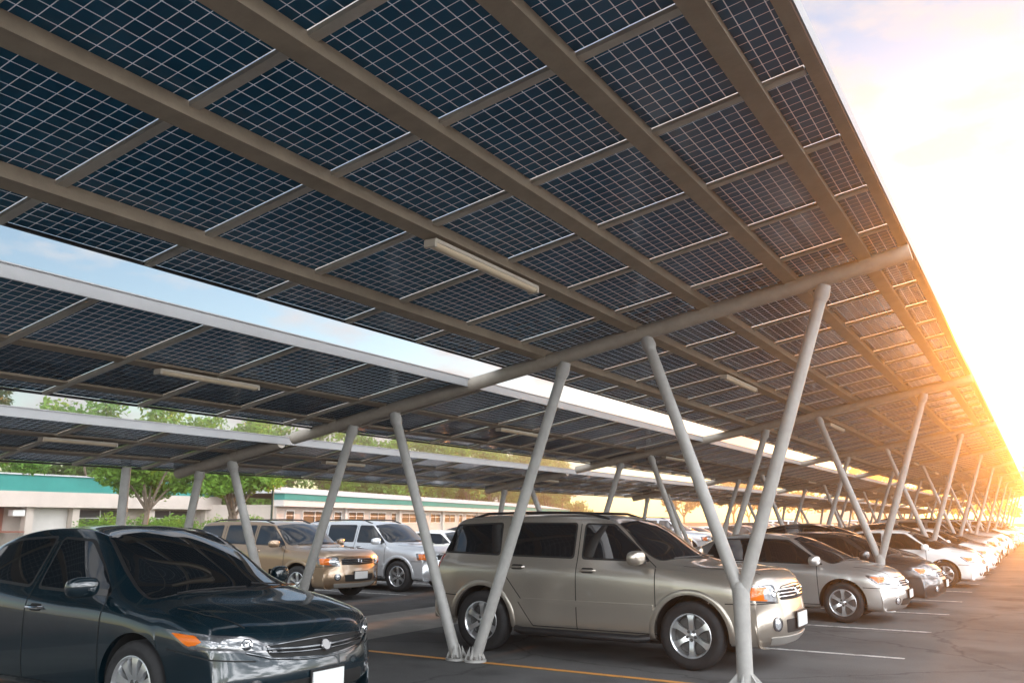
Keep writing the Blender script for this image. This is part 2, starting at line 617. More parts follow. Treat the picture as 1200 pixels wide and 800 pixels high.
def longer_nose(d, x0, k):
    """stretch everything ahead of x0 by k"""
    f = lambda x: x if x <= x0 else x0 + (x - x0) * k
    def walk(q):
        if isinstance(q, list):
            return [walk(i) for i in q]
        return (f(q[0]),) + tuple(q[1:])
    for key in ('width', 'sill', 'belt', 'hood_seams', 'front_seams', 'headlight', 'headlight_rim', 'turn_signal', 'reflectors', 'grille', 'seams'):
        d[key] = walk(d[key])
    d['grille_bars'] = [(walk(a), b) for a, b in d['grille_bars']]
    for key in ('fog', 'emblem', 'plate'):
        d[key] = walk(d[key])
    d['profile'] = [(q[0], f(q[1]), q[2], q[3]) for q in d['profile']]
    return d

def car_type(key, d):
    """builds the meshes of one body style once; returns list of parts (name, mesh, location, parent index, is_paint)"""
    B = CarBody(d)
    parts = []
    joined = []                                  # for distant copies: (MB, material list, xf)
    def part(name, mb, mats, parent=None, loc=(0, 0, 0), smooth=True, ang=40, label=None):
        mats = mats if isinstance(mats, (list, tuple)) else [mats]
        me = mb.mesh(key + '_' + name, [m if m != 'PAINT' else PAINT['silver'] for m in mats], smooth, ang)
        parts.append(dict(name=name, me=me, loc=loc, parent=parent, mats=list(mats), label=label))
        joined.append((mb, list(mats), Matrix.Translation(loc)))
        return len(parts) - 1
    wb, r = d['wb'], d['r']
    ar = r + d['arch_gap']
    az = r + 0.005
    arches = [(0, az, ar), (-wb, az, ar)]
    body = B.skin(arches)
    # underbody and inner wings
    body.box((-wb / 2, 0, 0.30), (wb * 0.98 - 2 * ar, 1.30, 0.16), 1)
    body.box((-wb / 2, 0, 0.42), (wb + 1.3, 0.9, 0.2), 1)
    # shut lines
    for ln_ in d['seams']:
        B.ribbon(ln_, (0, -1, 0), 0.011, 0.002, body, 2)
    for ln_ in d['hood_seams']:
        B.ribbon(ln_, (0, 0, -1), 0.011, 0.003, body, 2)
    for ln_ in d.get('front_seams', []):
        B.ribbon(ln_, (-1, 0, 0), 0.011, 0.003, body, 2)
    if d.get('flare'):
        for (ax, z0, a_) in arches:
            for sg in (1, -1):
                n = 36
                vs, fs = [], []
                for i in range(n + 1):
                    t = R(-8) + R(196) * i / n
                    q = []
                    for rr, o in ((a_ - 0.004, -0.01), (a_ - 0.004, 0.008), (a_ + 0.025, 0.011), (a_ + 0.050, 0.007), (a_ + 0.062, -0.002)):
                        x, z = ax + rr * math.cos(t), z0 + rr * math.sin(t)
                        loc, nor = B.hit((x, sg, z), (0, -sg, 0))
                        vs.append((x, loc.y + sg * o, z))
                for i in range(n):
                    for k in range(4):
                        a = i * 5 + k
                        fs.append((a, a + 1, a + 6, a + 5))
                body.add(vs, fs, 0)
    part('body', body, ['PAINT', M['floorpan'], M['gap']])
    # glass: a black frame just under each pane
    S = (0, -1, 0)
    for poly in d['side_glass']:
        for sg in (1, -1):
            pts = [(x, sg, z) for x, z in poly]
            c = Vector((sum(p[0] for p in poly) / len(poly), 0, sum(p[1] for p in poly) / len(poly)))
            g = 0.022
            big = []
            for x, z in poly:
                v = Vector((x - c.x, z - c.z))
                big.append((x + math.copysign(g, v.x), sg, z + math.copysign(g, v.y)))
            fr = B.patch(big, (0, -sg, 0), 0.0022, 0.004, 0.05)
            i = part('window', B.patch(pts, (0, -sg, 0), 0.0042, 0.004, 0.045), M['glass'])
            part('window_frame', fr, M['trim'], i)
    ws = d['windshield']
    def sym(half, g=0.0):
        L_ = [(x, y + g, z) for x, y, z in half]
        return L_ + [(x, -(y + g), z) for x, y, z in reversed(half)]
    i = part('windshield', B.patch(sym(ws), (-0.85, 0, -0.5), 0.0065, 0.006, 0.06, 0.04), M['glass'])
    grow = [(ws[0][0] + 0.035, ws[0][1], ws[0][2] - 0.025)] + list(ws[1:-1]) + [(ws[-1][0] - 0.02, ws[-1][1], ws[-1][2] + 0.012)]
    part('windshield_frame', B.patch(sym(grow, 0.018), (-0.85, 0, -0.5), 0.0030, 0.004, 0.06, 0.04), M['trim'], i)
    wp = MB()
    wz = d['wiper']
    for y0, y1 in ((0.55, 0.02), (-0.08, -0.62)):
        p = []
        for k in range(6):
            t = k / 5
            x = wz[0] - 0.10 * abs(y0 + (y1 - y0) * t) ** 2 - 0.05 * t
            loc, nor = B.hit((x, y0 + (y1 - y0) * t, wz[1] + 0.02 * t), (-0.85, 0, -0.5))
            p.append(loc + nor * 0.018)
        wp.tube(p, 0.008, 6)
    part('wiper', wp, M['trim'])
    part('rear_window', B.patch(sym(d['rear_glass']), (0.9, 0, -0.35), 0.0042, 0.005, 0.05, 0.08), M['glass'])
    # lamps
    for sg in (1, -1):
        hl = [(x, y * sg, z) for x, y, z in d['headlight']]
        dr = (-0.75, -0.65 * sg, 0)
        i = part('headlight', B.patch(hl, dr, 0.006, 0.02, 0.03, 0.04, bulge=0.012), d.get('lens', M['lens']))
        big = B.patch([(x + 0.0, y, z) for x, y, z in d['headlight_rim']] if sg == 1 else [(x, -y, z) for x, y, z in d['headlight_rim']], dr, 0.003, 0.012, 0.035, 0.05)
        part('headlight_rim', big, M['lamp_dark'], i)
        ts = [(x, y * sg, z) for x, y, z in d['turn_signal']]
        part('turn_signal', B.patch(ts, dr, 0.010, 0.02, 0.02, 0.04, bulge=0.010), M['amber'], i)
        for cx, cy, cz, rr in d['reflectors']:
            loc, nor = B.hit((cx, cy * sg, cz), dr)
            q = MB()
            m3 = nor.to_track_quat('Y', 'Z').to_matrix()
            t_ = MB().lathe([(rr, 0.0), (rr, 0.014), (rr * 0.85, 0.018), (rr * 0.8, 0.010), (rr * 0.4, 0.006), (rr * 0.3, 0.012), (0.001, 0.014)], 20)
            q.add([m3 @ Vector(v) + loc + nor * 0.004 for v in t_.v], t_.f)
            part('reflector', q, M['chrome'], i)
        tl = [(x, y * sg, z) for x, y, z in d['tail_light']]
        part('tail_light', B.patch(tl, (0.7, -0.7 * sg, 0), 0.006, 0.02, 0.03, 0.05, bulge=0.01), M['red_lens'])
        if d.get('fog'):
            fx, fy, fz, fr_ = d['fog']
            loc, nor = B.hit((fx, fy * sg, fz), (-0.8, -0.6 * sg, 0))
            m3 = nor.to_track_quat('Y', 'Z').to_matrix()
            t_ = MB().lathe([(fr_ * 1.5, -0.02), (fr_ * 1.45, 0.008), (fr_ * 1.05, 0.012), (fr_ * 1.0, 0.004)], 24, 1).lathe([(fr_, 0.004), (fr_ * 0.7, 0.010), (0.001, 0.014)], 24, 0)
            part('fog_light', MB().add([m3 @ Vector(v) + loc for v in t_.v], t_.f[:72], 1).add([m3 @ Vector(v) + loc for v in t_.v], t_.f[72:], 0), [M['lens'], M['lamp_dark']])
    # front
    Fd = (-1, 0, 0)
    for g in d['grille']:
        part('grille', B.patch(sym(g), Fd, 0.003, 0.02, 0.03, 0.05), M['gap'])
    gb = MB()
    for half, wd in d['grille_bars']:
        pts = [(x, y, z) for x, y, z in half]
        full = pts + [(x, -y, z) for x, y, z in reversed(pts)][1:]
        q = []
        n = 26
        L_ = np.linspace(0, len(full) - 1, n)
        for t in L_:
            k = min(len(full) - 2, int(t))
            p = Vector(full[k]).lerp(Vector(full[k + 1]), t - k)
            loc, nor = B.hit(p, Fd)
            q.append(loc + nor * 0.008)
        gb.tube(q, wd, 8)
    part('grille_bar', gb, d.get('bar_mat', M['chrome']))
    ex, ez = d['emblem']
    loc, nor = B.hit((ex, 0, ez), Fd)
    em = MB().lathe([(0.048, 0.0), (0.052, 0.012), (0.045, 0.020), (0.040, 0.012), (0.001, 0.012)], 28)
    m3 = nor.to_track_quat('Y', 'Z').to_matrix()
    em.v = [tuple(m3 @ Vector((v[0] * 1.1, v[1], v[2])) + loc + nor * 0.012) for v in em.v]
    part('emblem', em, M['chrome'] if not d.get('dark_emblem') else M['lamp_dark'])
    for px, pz, pw_, ph_ in (d['plate'],):
        loc, nor = B.hit((px, 0, pz), Fd)
        pl = MB().box((loc.x + 0.022, 0, pz), (0.014, pw_, ph_)).box((loc.x + 0.012, 0, pz), (0.012, pw_ + 0.03, ph_ + 0.03), 1)
        part('licence_plate', pl, [M['plate'], M['trim']], smooth=False)
    if d.get('lower_trim'):
        part('bumper_trim', B.patch(sym(d['lower_trim']), Fd, 0.010, 0.02, 0.03, 0.06), M['guard'])
    # mirrors and handles
    for sg in (1, -1):
        mx, my, mz = d['mirror']
        mb = superellipsoid((mx, my * sg, mz), (0.075, 0.115, 0.080), 0.7, 0.75, 20, 12, None, 0, (-0.25 * sg, 0.1))
        mb.beam((mx + 0.02, (my - 0.20) * sg, mz - 0.05), (mx, (my - 0.06) * sg, mz - 0.03), 0.05, 0.05, 1)
        i = part('wing_mirror', mb, ['PAINT', M['trim']])
        mg = MB().box((mx - 0.066, my * sg, mz), (0.006, 0.16, 0.105))
        part('mirror_glass', mg, M['chrome'], i)
        for hx, hz in d['handles']:
            loc, nor = B.hit((hx, sg, hz), (0, -sg, 0))
            hb = MB()
            hp = [Vector((hx - 0.10, loc.y - sg * 0.004, hz)), Vector((hx - 0.085, loc.y + sg * 0.030, hz)), Vector((hx, loc.y + sg * 0.037, hz)),
                  Vector((hx + 0.085, loc.y + sg * 0.030, hz)), Vector((hx + 0.10, loc.y - sg * 0.004, hz))]
            hb.tube(hp, 0.0135, 8)
            B.patch([(hx - 0.08, sg, hz - 0.03), (hx + 0.08, sg, hz - 0.03), (hx + 0.08, sg, hz + 0.03), (hx - 0.08, sg, hz + 0.03)], (0, -sg, 0), 0.0012, 0.002, 0.028, 0.05, out=hb, mi=1)
            part('door_handle', hb, [d.get('handle_mat', 'PAINT'), M['gap']])
    if d.get('molding'):
        for sg in (1, -1):
            part('side_molding', B.patch([(x, sg, z) for x, z in d['molding']], (0, -sg, 0), 0.012, 0.014, 0.012, 0.08), 'PAINT')
    if d.get('cladding'):
        for sg in (1, -1):
            part('side_step', MB().tube([(d['cladding'][0], sg * 0.86, 0.30), (d['cladding'][0] - 0.12, sg * 0.93, 0.29), (d['cladding'][1] + 0.12, sg * 0.93, 0.29), (d['cladding'][1], sg * 0.86, 0.30)], 0.045, 10), M['trim'])
    if d.get('rails'):
        for sg in (1, -1):
            x0, x1 = d['rails']
            q = []
            for k in range(9):
                x = x0 + (x1 - x0) * k / 8
                loc, nor = B.hit((x, 0.56 * sg, 1.6), (0, 0, -1))
                q.append((x, 0.56 * sg, loc.z + (0.05 if 0 < k < 8 else 0.0)))
            part('roof_rail', MB().tube(q, 0.017, 8), d.get('rail_mat', M['trim']))
    if d.get('spare'):
        sx, sz = d['spare']
        part('spare_wheel_cover', MB().lathe([(0.001, -0.11), (0.25, -0.11), (0.32, -0.09), (0.345, -0.04), (0.345, 0.06), (0.30, 0.10), (0.001, 0.12)], 36, 0, 'z').__class__().add(
            [(sx - v[2], v[0], sz + v[1]) for v in MB().lathe([(0.001, -0.11), (0.25, -0.11), (0.32, -0.09), (0.345, -0.04), (0.345, 0.06), (0.30, 0.10), (0.001, 0.12)], 36, 0, 'z').v],
            MB().lathe([(0.001, -0.11), (0.25, -0.11), (0.32, -0.09), (0.345, -0.04), (0.345, 0.06), (0.30, 0.10), (0.001, 0.12)], 36, 0, 'z').f), 'PAINT')
    # wheels
    ty, rm, ds, mbs = wheel_meshes(r, d['rim'], d['tyre_w'], d['spokes'], key)
    for ax in (0, -wb):
        for sg in (1, -1):
            loc = Vector((ax, sg * (d['track'] / 2), r))
            rot = 0.0 if sg == 1 else math.pi
            parts.append(dict(name='wheel', me=ty, loc=loc, parent=None, mats=[M['rubber']], rz=rot, label=None))
            k = len(parts) - 1
            parts.append(dict(name='rim', me=rm, loc=(0, 0, 0), parent=k, mats=None, label=None))
            parts.append(dict(name='brake_disc', me=ds, loc=(0, 0, 0), parent=k, mats=None, label=None))
            xf = Matrix.Translation(loc) @ Matrix.Rotation(rot, 4, 'Z')
            joined.append((mbs[0], [M['rubber']], xf))
            joined.append((mbs[1], [M['alloy'], M['steel_dark']], xf))
            joined.append((mbs[2], [M['steel_dark']], xf))
    # joined mesh for distant copies; slot 0 is the paint
    J = MB()
    slots = ['PAINT']
    for mb, mats, xf in joined:
        mp = []
        for m_ in mats:
            if m_ not in slots:
                slots.append(m_)
            mp.append(slots.index(m_))
        J.merge(mb, mp, xf)
    jm = J.mesh(key + '_whole', [PAINT['silver'] if m_ == 'PAINT' else m_ for m_ in slots], True, 40)
    CARS[key] = dict(parts=parts, whole=jm)

def set_paint(o, mats, col):
    for i, m_ in enumerate(mats or []):
        if m_ == 'PAINT':
            o.material_slots[i].link = 'OBJECT'
            o.material_slots[i].material = PAINT[col]

def place_car(key, col, x, y, label, cat, group=None, rz=0.0, name='parked_car', whole=False, skip=(), scale=(1, 1, 1)):
    T = CARS[key]
    if whole:
        o = link(name, T['whole'], None, (x, y, 0))
        o.rotation_euler = (0, 0, rz)
        o.scale = scale
        o.material_slots[0].link = 'OBJECT'
        o.material_slots[0].material = PAINT[col]
        return tag(o, label, cat, group)
    t = thing(name, label, cat, (x, y, 0), rz, group)
    t.scale = scale
    made = []
    for p in T['parts']:
        if p['name'] in skip:
            made.append(None)
            continue
        o = link(p['name'], p['me'], t if p['parent'] is None else made[p['parent']], p['loc'])
        if p.get('rz'):
            o.rotation_euler = (0, 0, p['rz'])
        set_paint(o, p['mats'], col)
        made.append(o)
    return t

# x = 0 is the front axle, +x forward; profile rows: (order, x, z on the centre line, (sweep, kind))
N, W_ = 'n', 'w'
car_type('suv', dict(
    wb=2.74, r=0.365, rim=0.235, tyre_w=0.235, spokes=6, track=1.60, arch_gap=0.065, flare=True, cab=0.30, roof_w=0.70,
    profile=[(0, -3.46, 0.36, (-0.10, N)), (1, -3.58, 0.42, (-0.14, N)), (2, -3.63, 0.56, (-0.15, N)), (3, -3.62, 0.72, (-0.15, N)), (4, -3.57, 0.90, (-0.12, N)),
             (5, -3.53, 1.10, (-0.10, N)), (6, -3.44, 1.36, (-0.09, W_)), (7, -3.34, 1.56, (-0.08, W_)), (8, -3.20, 1.635, (-0.05, W_)), (9, -2.85, 1.665, (0, W_)), (10, -2.2, 1.68, (0, W_)),
             (11, -1.55, 1.675, (0.02, W_)), (12, -1.08, 1.645, (0.06, W_)), (13, -0.86, 1.585, (0.10, W_)), (14, -0.50, 1.38, (0.16, W_)), (15, -0.14, 1.17, (0.20, W_)), (16, 0.04, 1.122, (0.17, N)),
             (17, 0.32, 1.105, (0.10, N)), (18, 0.60, 1.075, (0.10, N)), (19, 0.81, 1.015, (0.14, N)), (20, 0.90, 0.915, (0.18, N)), (21, 0.94, 0.78, (0.22, N)), (22, 0.965, 0.66, (0.26, N)),
             (23, 0.98, 0.52, (0.26, N)), (24, 0.96, 0.38, (0.26, N)), (25, 0.88, 0.27, (0.24, N))],
    width=[(-3.6, 0.86), (-3.2, 0.895), (-2.0, 0.915), (0.0, 0.915), (0.6, 0.90), (0.95, 0.86)],
    sill=[(-3.6, 0.36), (-3.2, 0.34), (-2.2, 0.27), (-0.4, 0.27), (0.6, 0.27), (1, 0.26)],
    belt=[(-3.6, 1.14), (-1.4, 1.11), (-0.2, 1.07), (0.5, 1.00), (0.9, 0.92)],
    seams=[[(-0.40, 1, 0.36), (-0.40, 1, 1.08), (-0.52, 1, 1.16)], [(-1.40, 1, 0.34), (-1.40, 1, 1.56)], [(-2.16, 1, 0.66), (-2.40, 1, 0.95), (-2.42, 1, 1.55)],
           [(-0.40, 1, 0.35), (-2.0, 1, 0.35)], [(-2.0, 1, 0.35), (-2.2, 1, 0.62)], [(0.40, 1, 0.72), (0.88, 1, 0.73)], [(-3.1, 1, 0.66), (-3.55, 1, 0.68)]],
    hood_seams=[[(-0.10, 0.76, 1.1), (0.45, 0.72, 1.0), (0.72, 0.62, 1)]],
    front_seams=[[(0.9, 0.62, 0.80), (0.9, 0.40, 0.895), (0.9, 0.0, 0.91)]],
    side_glass=[[(-0.50, 1.155), (-1.33, 1.165), (-1.33, 1.548), (-0.99, 1.540)], [(-1.47, 1.168), (-2.32, 1.180), (-2.34, 1.552), (-1.47, 1.552)],
                [(-2.52, 1.182), (-3.40, 1.205), (-3.22, 1.52), (-2.54, 1.552)]],
    windshield=[(-0.14, 0.0, 1.165), (-0.20, 0.35, 1.15), (-0.36, 0.74, 1.14), (-0.96, 0.63, 1.555), (-0.86, 0.0, 1.605)], wiper=(-0.13, 1.17),
    rear_glass=[(-3.5, 0.0, 1.16), (-3.5, 0.66, 1.17), (-3.3, 0.55, 1.50), (-3.3, 0.0, 1.53)],
    headlight=[(0.86, 0.56, 0.745), (0.62, 0.86, 0.765), (0.58, 0.87, 0.90), (0.82, 0.60, 0.905)],
    headlight_rim=[(0.88, 0.53, 0.73), (0.58, 0.89, 0.75), (0.53, 0.89, 0.915), (0.83, 0.56, 0.925)],
    turn_signal=[(0.78, 0.69, 0.755), (0.62, 0.86, 0.770), (0.59, 0.87, 0.893), (0.76, 0.68, 0.897)],
    reflectors=[(0.84, 0.62, 0.83, 0.040)],
    tail_light=[(-3.52, 0.72, 0.95), (-3.45, 0.88, 0.95), (-3.40, 0.86, 1.16), (-3.48, 0.70, 1.16)],
    fog=(0.88, 0.60, 0.51, 0.052),
    grille=[[(0.9, 0.0, 0.745), (0.9, 0.50, 0.755), (0.9, 0.50, 0.875), (0.9, 0.0, 0.885)], [(0.95, 0.0, 0.40), (0.95, 0.42, 0.41), (0.95, 0.45, 0.55), (0.95, 0.0, 0.55)]],
    grille_bars=[([(0.9, 0.50, 0.79), (0.9, 0.0, 0.785)], 0.011), ([(0.9, 0.50, 0.825), (0.9, 0.0, 0.82)], 0.011), ([(0.9, 0.50, 0.86), (0.9, 0.0, 0.86)], 0.014)],
    emblem=(0.9, 0.82), plate=(0.97, 0.53, 0.40, 0.15), mirror=(-0.56, 1.05, 1.185), handles=[(-1.25, 1.02), (-2.22, 1.035)],
    molding=[(-0.43, 0.60), (-2.12, 0.60), (-2.12, 0.67), (-0.43, 0.67)], cladding=(-0.50, -2.25), rails=(-1.1, -3.1), bar_mat=M['chrome'], lower_trim=[(0.95, 0.0, 0.285), (0.93, 0.60, 0.295), (0.93, 0.66, 0.375), (0.95, 0.0, 0.365)],
))
car_type('sedan', dict(
    wb=2.62, r=0.315, rim=0.21, tyre_w=0.20, spokes=6, track=1.50, arch_gap=0.055, cab=0.24, roof_w=0.60,
    profile=[(0, -3.40, 0.30, (-0.12, N)), (1, -3.50, 0.36, (-0.16, N)), (2, -3.55, 0.50, (-0.18, N)), (3, -3.54, 0.66, (-0.18, N)), (4, -3.50, 0.82, (-0.15, N)), (5, -3.42, 0.945, (-0.12, N)),
             (6, -3.15, 0.985, (-0.06, N)), (7, -2.88, 1.00, (-0.14, W_)), (8, -2.50, 1.17, (-0.14, W_)), (9, -2.15, 1.315, (-0.08, W_)), (10, -1.75, 1.375, (-0.02, W_)), (11, -1.35, 1.39, (0, W_)), (12, -0.98, 1.375, (0.04, W_)),
             (13, -0.72, 1.325, (0.08, W_)), (14, -0.25, 1.135, (0.16, W_)), (15, 0.14, 0.965, (0.20, W_)), (16, 0.30, 0.925, (0.15, N)), (17, 0.52, 0.875, (0.14, N)), (18, 0.70, 0.805, (0.18, N)), (19, 0.80, 0.72, (0.24, N)),
             (20, 0.86, 0.62, (0.28, N)), (21, 0.90, 0.50, (0.30, N)), (22, 0.90, 0.36, (0.30, N)), (23, 0.84, 0.24, (0.28, N)), (24, 0.76, 0.19, (0.24, N))],
    width=[(-3.5, 0.78), (-3.1, 0.825), (-2.0, 0.85), (0.0, 0.85), (0.5, 0.835), (0.88, 0.79)],
    sill=[(-3.5, 0.30), (-3.0, 0.25), (-2.2, 0.20), (0.5, 0.20), (0.9, 0.19)],
    belt=[(-3.5, 0.90), (-1.4, 0.895), (-0.2, 0.87), (0.5, 0.80), (0.85, 0.70)],
    seams=[[(-0.36, 1, 0.27), (-0.38, 1, 0.87), (-0.46, 1, 0.93)], [(-1.38, 1, 0.26), (-1.40, 1, 1.28)], [(-2.00, 1, 0.52), (-2.36, 1, 0.80), (-2.40, 1, 0.93)], [(-0.36, 1, 0.27), (-2.0, 1, 0.27)], [(0.32, 1, 0.56), (0.80, 1, 0.55)]],
    hood_seams=[[(0.18, 0.70, 0.9), (0.50, 0.66, 0.9), (0.70, 0.54, 0.8)]],
    front_seams=[[(0.8, 0.52, 0.71), (0.8, 0.30, 0.715), (0.8, 0.0, 0.72)]],
    side_glass=[[(-0.30, 0.915), (-1.33, 0.935), (-1.34, 1.285), (-0.88, 1.270)], [(-1.44, 0.938), (-2.30, 0.955), (-2.14, 1.20), (-1.92, 1.272), (-1.44, 1.287)]],
    windshield=[(0.14, 0.0, 0.96), (0.08, 0.34, 0.95), (-0.08, 0.68, 0.94), (-0.82, 0.535, 1.29), (-0.72, 0.0, 1.345)], wiper=(0.14, 0.965),
    rear_glass=[(-2.85, 0.0, 1.02), (-2.78, 0.60, 1.02), (-2.2, 0.50, 1.26), (-2.15, 0.0, 1.30)],
    headlight=[(0.80, 0.46, 0.60), (0.52, 0.78, 0.63), (0.40, 0.815, 0.74), (0.66, 0.58, 0.725)],
    headlight_rim=[(0.82, 0.43, 0.588), (0.50, 0.80, 0.615), (0.36, 0.83, 0.755), (0.66, 0.55, 0.738)],
    turn_signal=[(0.66, 0.64, 0.63), (0.52, 0.78, 0.637), (0.42, 0.81, 0.733), (0.58, 0.66, 0.722)],
    reflectors=[(0.76, 0.53, 0.655, 0.036)],
    tail_light=[(-3.48, 0.58, 0.70), (-3.36, 0.80, 0.72), (-3.30, 0.78, 0.90), (-3.44, 0.56, 0.90)],
    fog=(0.80, 0.55, 0.36, 0.040),
    grille=[[(0.85, 0.0, 0.57), (0.85, 0.36, 0.58), (0.85, 0.40, 0.665), (0.85, 0.0, 0.67)], [(0.9, 0.0, 0.28), (0.9, 0.46, 0.29), (0.9, 0.42, 0.39), (0.9, 0.0, 0.395)]],
    grille_bars=[([(0.85, 0.37, 0.605), (0.85, 0.0, 0.60)], 0.008), ([(0.85, 0.39, 0.64), (0.85, 0.0, 0.635)], 0.008)],
    emblem=(0.85, 0.625), plate=(0.9, 0.45, 0.38, 0.12), mirror=(-0.38, 0.955, 0.965), handles=[(-1.24, 0.80), (-2.20, 0.815)],
    molding=[(-0.40, 0.50), (-1.95, 0.50), (-1.95, 0.545), (-0.40, 0.545)],
))
car_type('liftback', longer_nose(dict(
    wb=2.78, r=0.345, rim=0.235, tyre_w=0.225, spokes=10, track=1.60, arch_gap=0.055, cab=0.26, roof_w=0.63, handle_mat=M['chrome'], bar_mat=M['dark_chrome'], dark_emblem=True, lens=M['lens_dark'],
    profile=[(0, -3.56, 0.34, (-0.12, N)), (1, -3.66, 0.42, (-0.16, N)), (2, -3.72, 0.58, (-0.18, N)), (3, -3.70, 0.76, (-0.18, N)), (4, -3.64, 0.94, (-0.15, N)), (5, -3.52, 1.08, (-0.12, N)),
             (6, -3.22, 1.18, (-0.12, W_)), (7, -2.80, 1.33, (-0.12, W_)), (8, -2.35, 1.455, (-0.06, W_)), (9, -1.90, 1.525, (-0.02, W_)), (10, -1.45, 1.545, (0, W_)), (11, -1.10, 1.53, (0.04, W_)), (12, -0.84, 1.475, (0.08, W_)),
             (13, -0.28, 1.265, (0.17, W_)), (14, 0.27, 1.035, (0.22, W_)), (15, 0.42, 0.985, (0.17, N)), (16, 0.60, 0.935, (0.14, N)), (17, 0.79, 0.86, (0.16, N)), (18, 0.91, 0.775, (0.22, N)), (19, 0.97, 0.67, (0.27, N)),
             (20, 1.01, 0.55, (0.30, N)), (21, 1.02, 0.42, (0.30, N)), (22, 0.97, 0.28, (0.29, N)), (23, 0.88, 0.20, (0.26, N))],
    width=[(-3.7, 0.83), (-3.2, 0.89), (-2.2, 0.925), (0.0, 0.92), (0.6, 0.90), (1.0, 0.85)],
    sill=[(-3.7, 0.34), (-3.1, 0.28), (-2.3, 0.22), (0.6, 0.22), (1.0, 0.20)],
    belt=[(-3.7, 1.05), (-2.6, 1.04), (-1.4, 0.985), (-0.2, 0.945), (0.5, 0.88), (0.95, 0.78)],
    seams=[[(-0.42, 1, 0.30), (-0.44, 1, 0.95), (-0.52, 1, 1.03)], [(-1.46, 1, 0.29), (-1.48, 1, 1.42)], [(-2.14, 1, 0.62), (-2.46, 1, 0.92), (-2.52, 1, 1.06)], [(-0.42, 1, 0.29), (-2.1, 1, 0.29)], [(0.38, 1, 0.66), (0.9, 1, 0.58)]],
    hood_seams=[[(0.30, 0.77, 0.9), (0.55, 0.74, 0.9), (0.80, 0.62, 0.8)]],
    front_seams=[],
    side_glass=[[(-0.46, 1.01), (-1.40, 1.035), (-1.42, 1.425), (-1.02, 1.405)], [(-1.54, 1.04), (-2.42, 1.085), (-2.40, 1.33), (-2.1, 1.40), (-1.54, 1.43)], [(-2.56, 1.10), (-3.05, 1.135), (-2.62, 1.28), (-2.55, 1.30)]],
    windshield=[(0.27, 0.0, 1.03), (0.20, 0.36, 1.02), (0.02, 0.74, 1.005), (-0.97, 0.565, 1.43), (-0.86, 0.0, 1.495)], wiper=(0.27, 1.035),
    rear_glass=[(-3.3, 0.0, 1.17), (-3.2, 0.62, 1.16), (-2.5, 0.52, 1.40), (-2.4, 0.0, 1.44)],
    headlight=[(0.94, 0.50, 0.648), (0.55, 0.85, 0.675), (0.38, 0.895, 0.785), (0.82, 0.62, 0.735)],
    headlight_rim=[(0.97, 0.46, 0.63), (0.54, 0.87, 0.665), (0.33, 0.905, 0.80), (0.82, 0.58, 0.75)],
    turn_signal=[(0.64, 0.78, 0.685), (0.54, 0.855, 0.69), (0.40, 0.89, 0.776), (0.55, 0.80, 0.763)],
    reflectors=[(0.84, 0.64, 0.695, 0.042),],
    tail_light=[(-3.60, 0.66, 0.84), (-3.50, 0.84, 0.86), (-3.40, 0.82, 1.02), (-3.54, 0.62, 1.04)],
    fog=(0.90, 0.60, 0.40, 0.038),
    grille=[[(1.0, 0.0, 0.565), (0.98, 0.50, 0.60), (0.9, 0.54, 0.68), (0.9, 0.0, 0.725)], [(1.02, 0.0, 0.29), (1.0, 0.52, 0.31), (1.0, 0.46, 0.42), (1.02, 0.0, 0.43)]],
    grille_bars=[([(1, 0.52, 0.655), (1, 0.25, 0.64), (1, 0.0, 0.635)], 0.013), ([(1, 0.66, 0.640), (1, 0.56, 0.610), (1, 0.50, 0.592), (1, 0.25, 0.562), (1, 0.0, 0.555)], 0.008), ([(1, 0.50, 0.63), (1, 0.25, 0.615), (1, 0.0, 0.61)], 0.007), ([(1, 0.50, 0.68), (1, 0.25, 0.69), (1, 0.0, 0.695)], 0.007)],
    emblem=(1.0, 0.635), plate=(1.02, 0.385, 0.34, 0.15), mirror=(-0.50, 1.05, 1.07), handles=[(-1.32, 0.87), (-2.28, 0.905)],
), 0.45, 1.22))

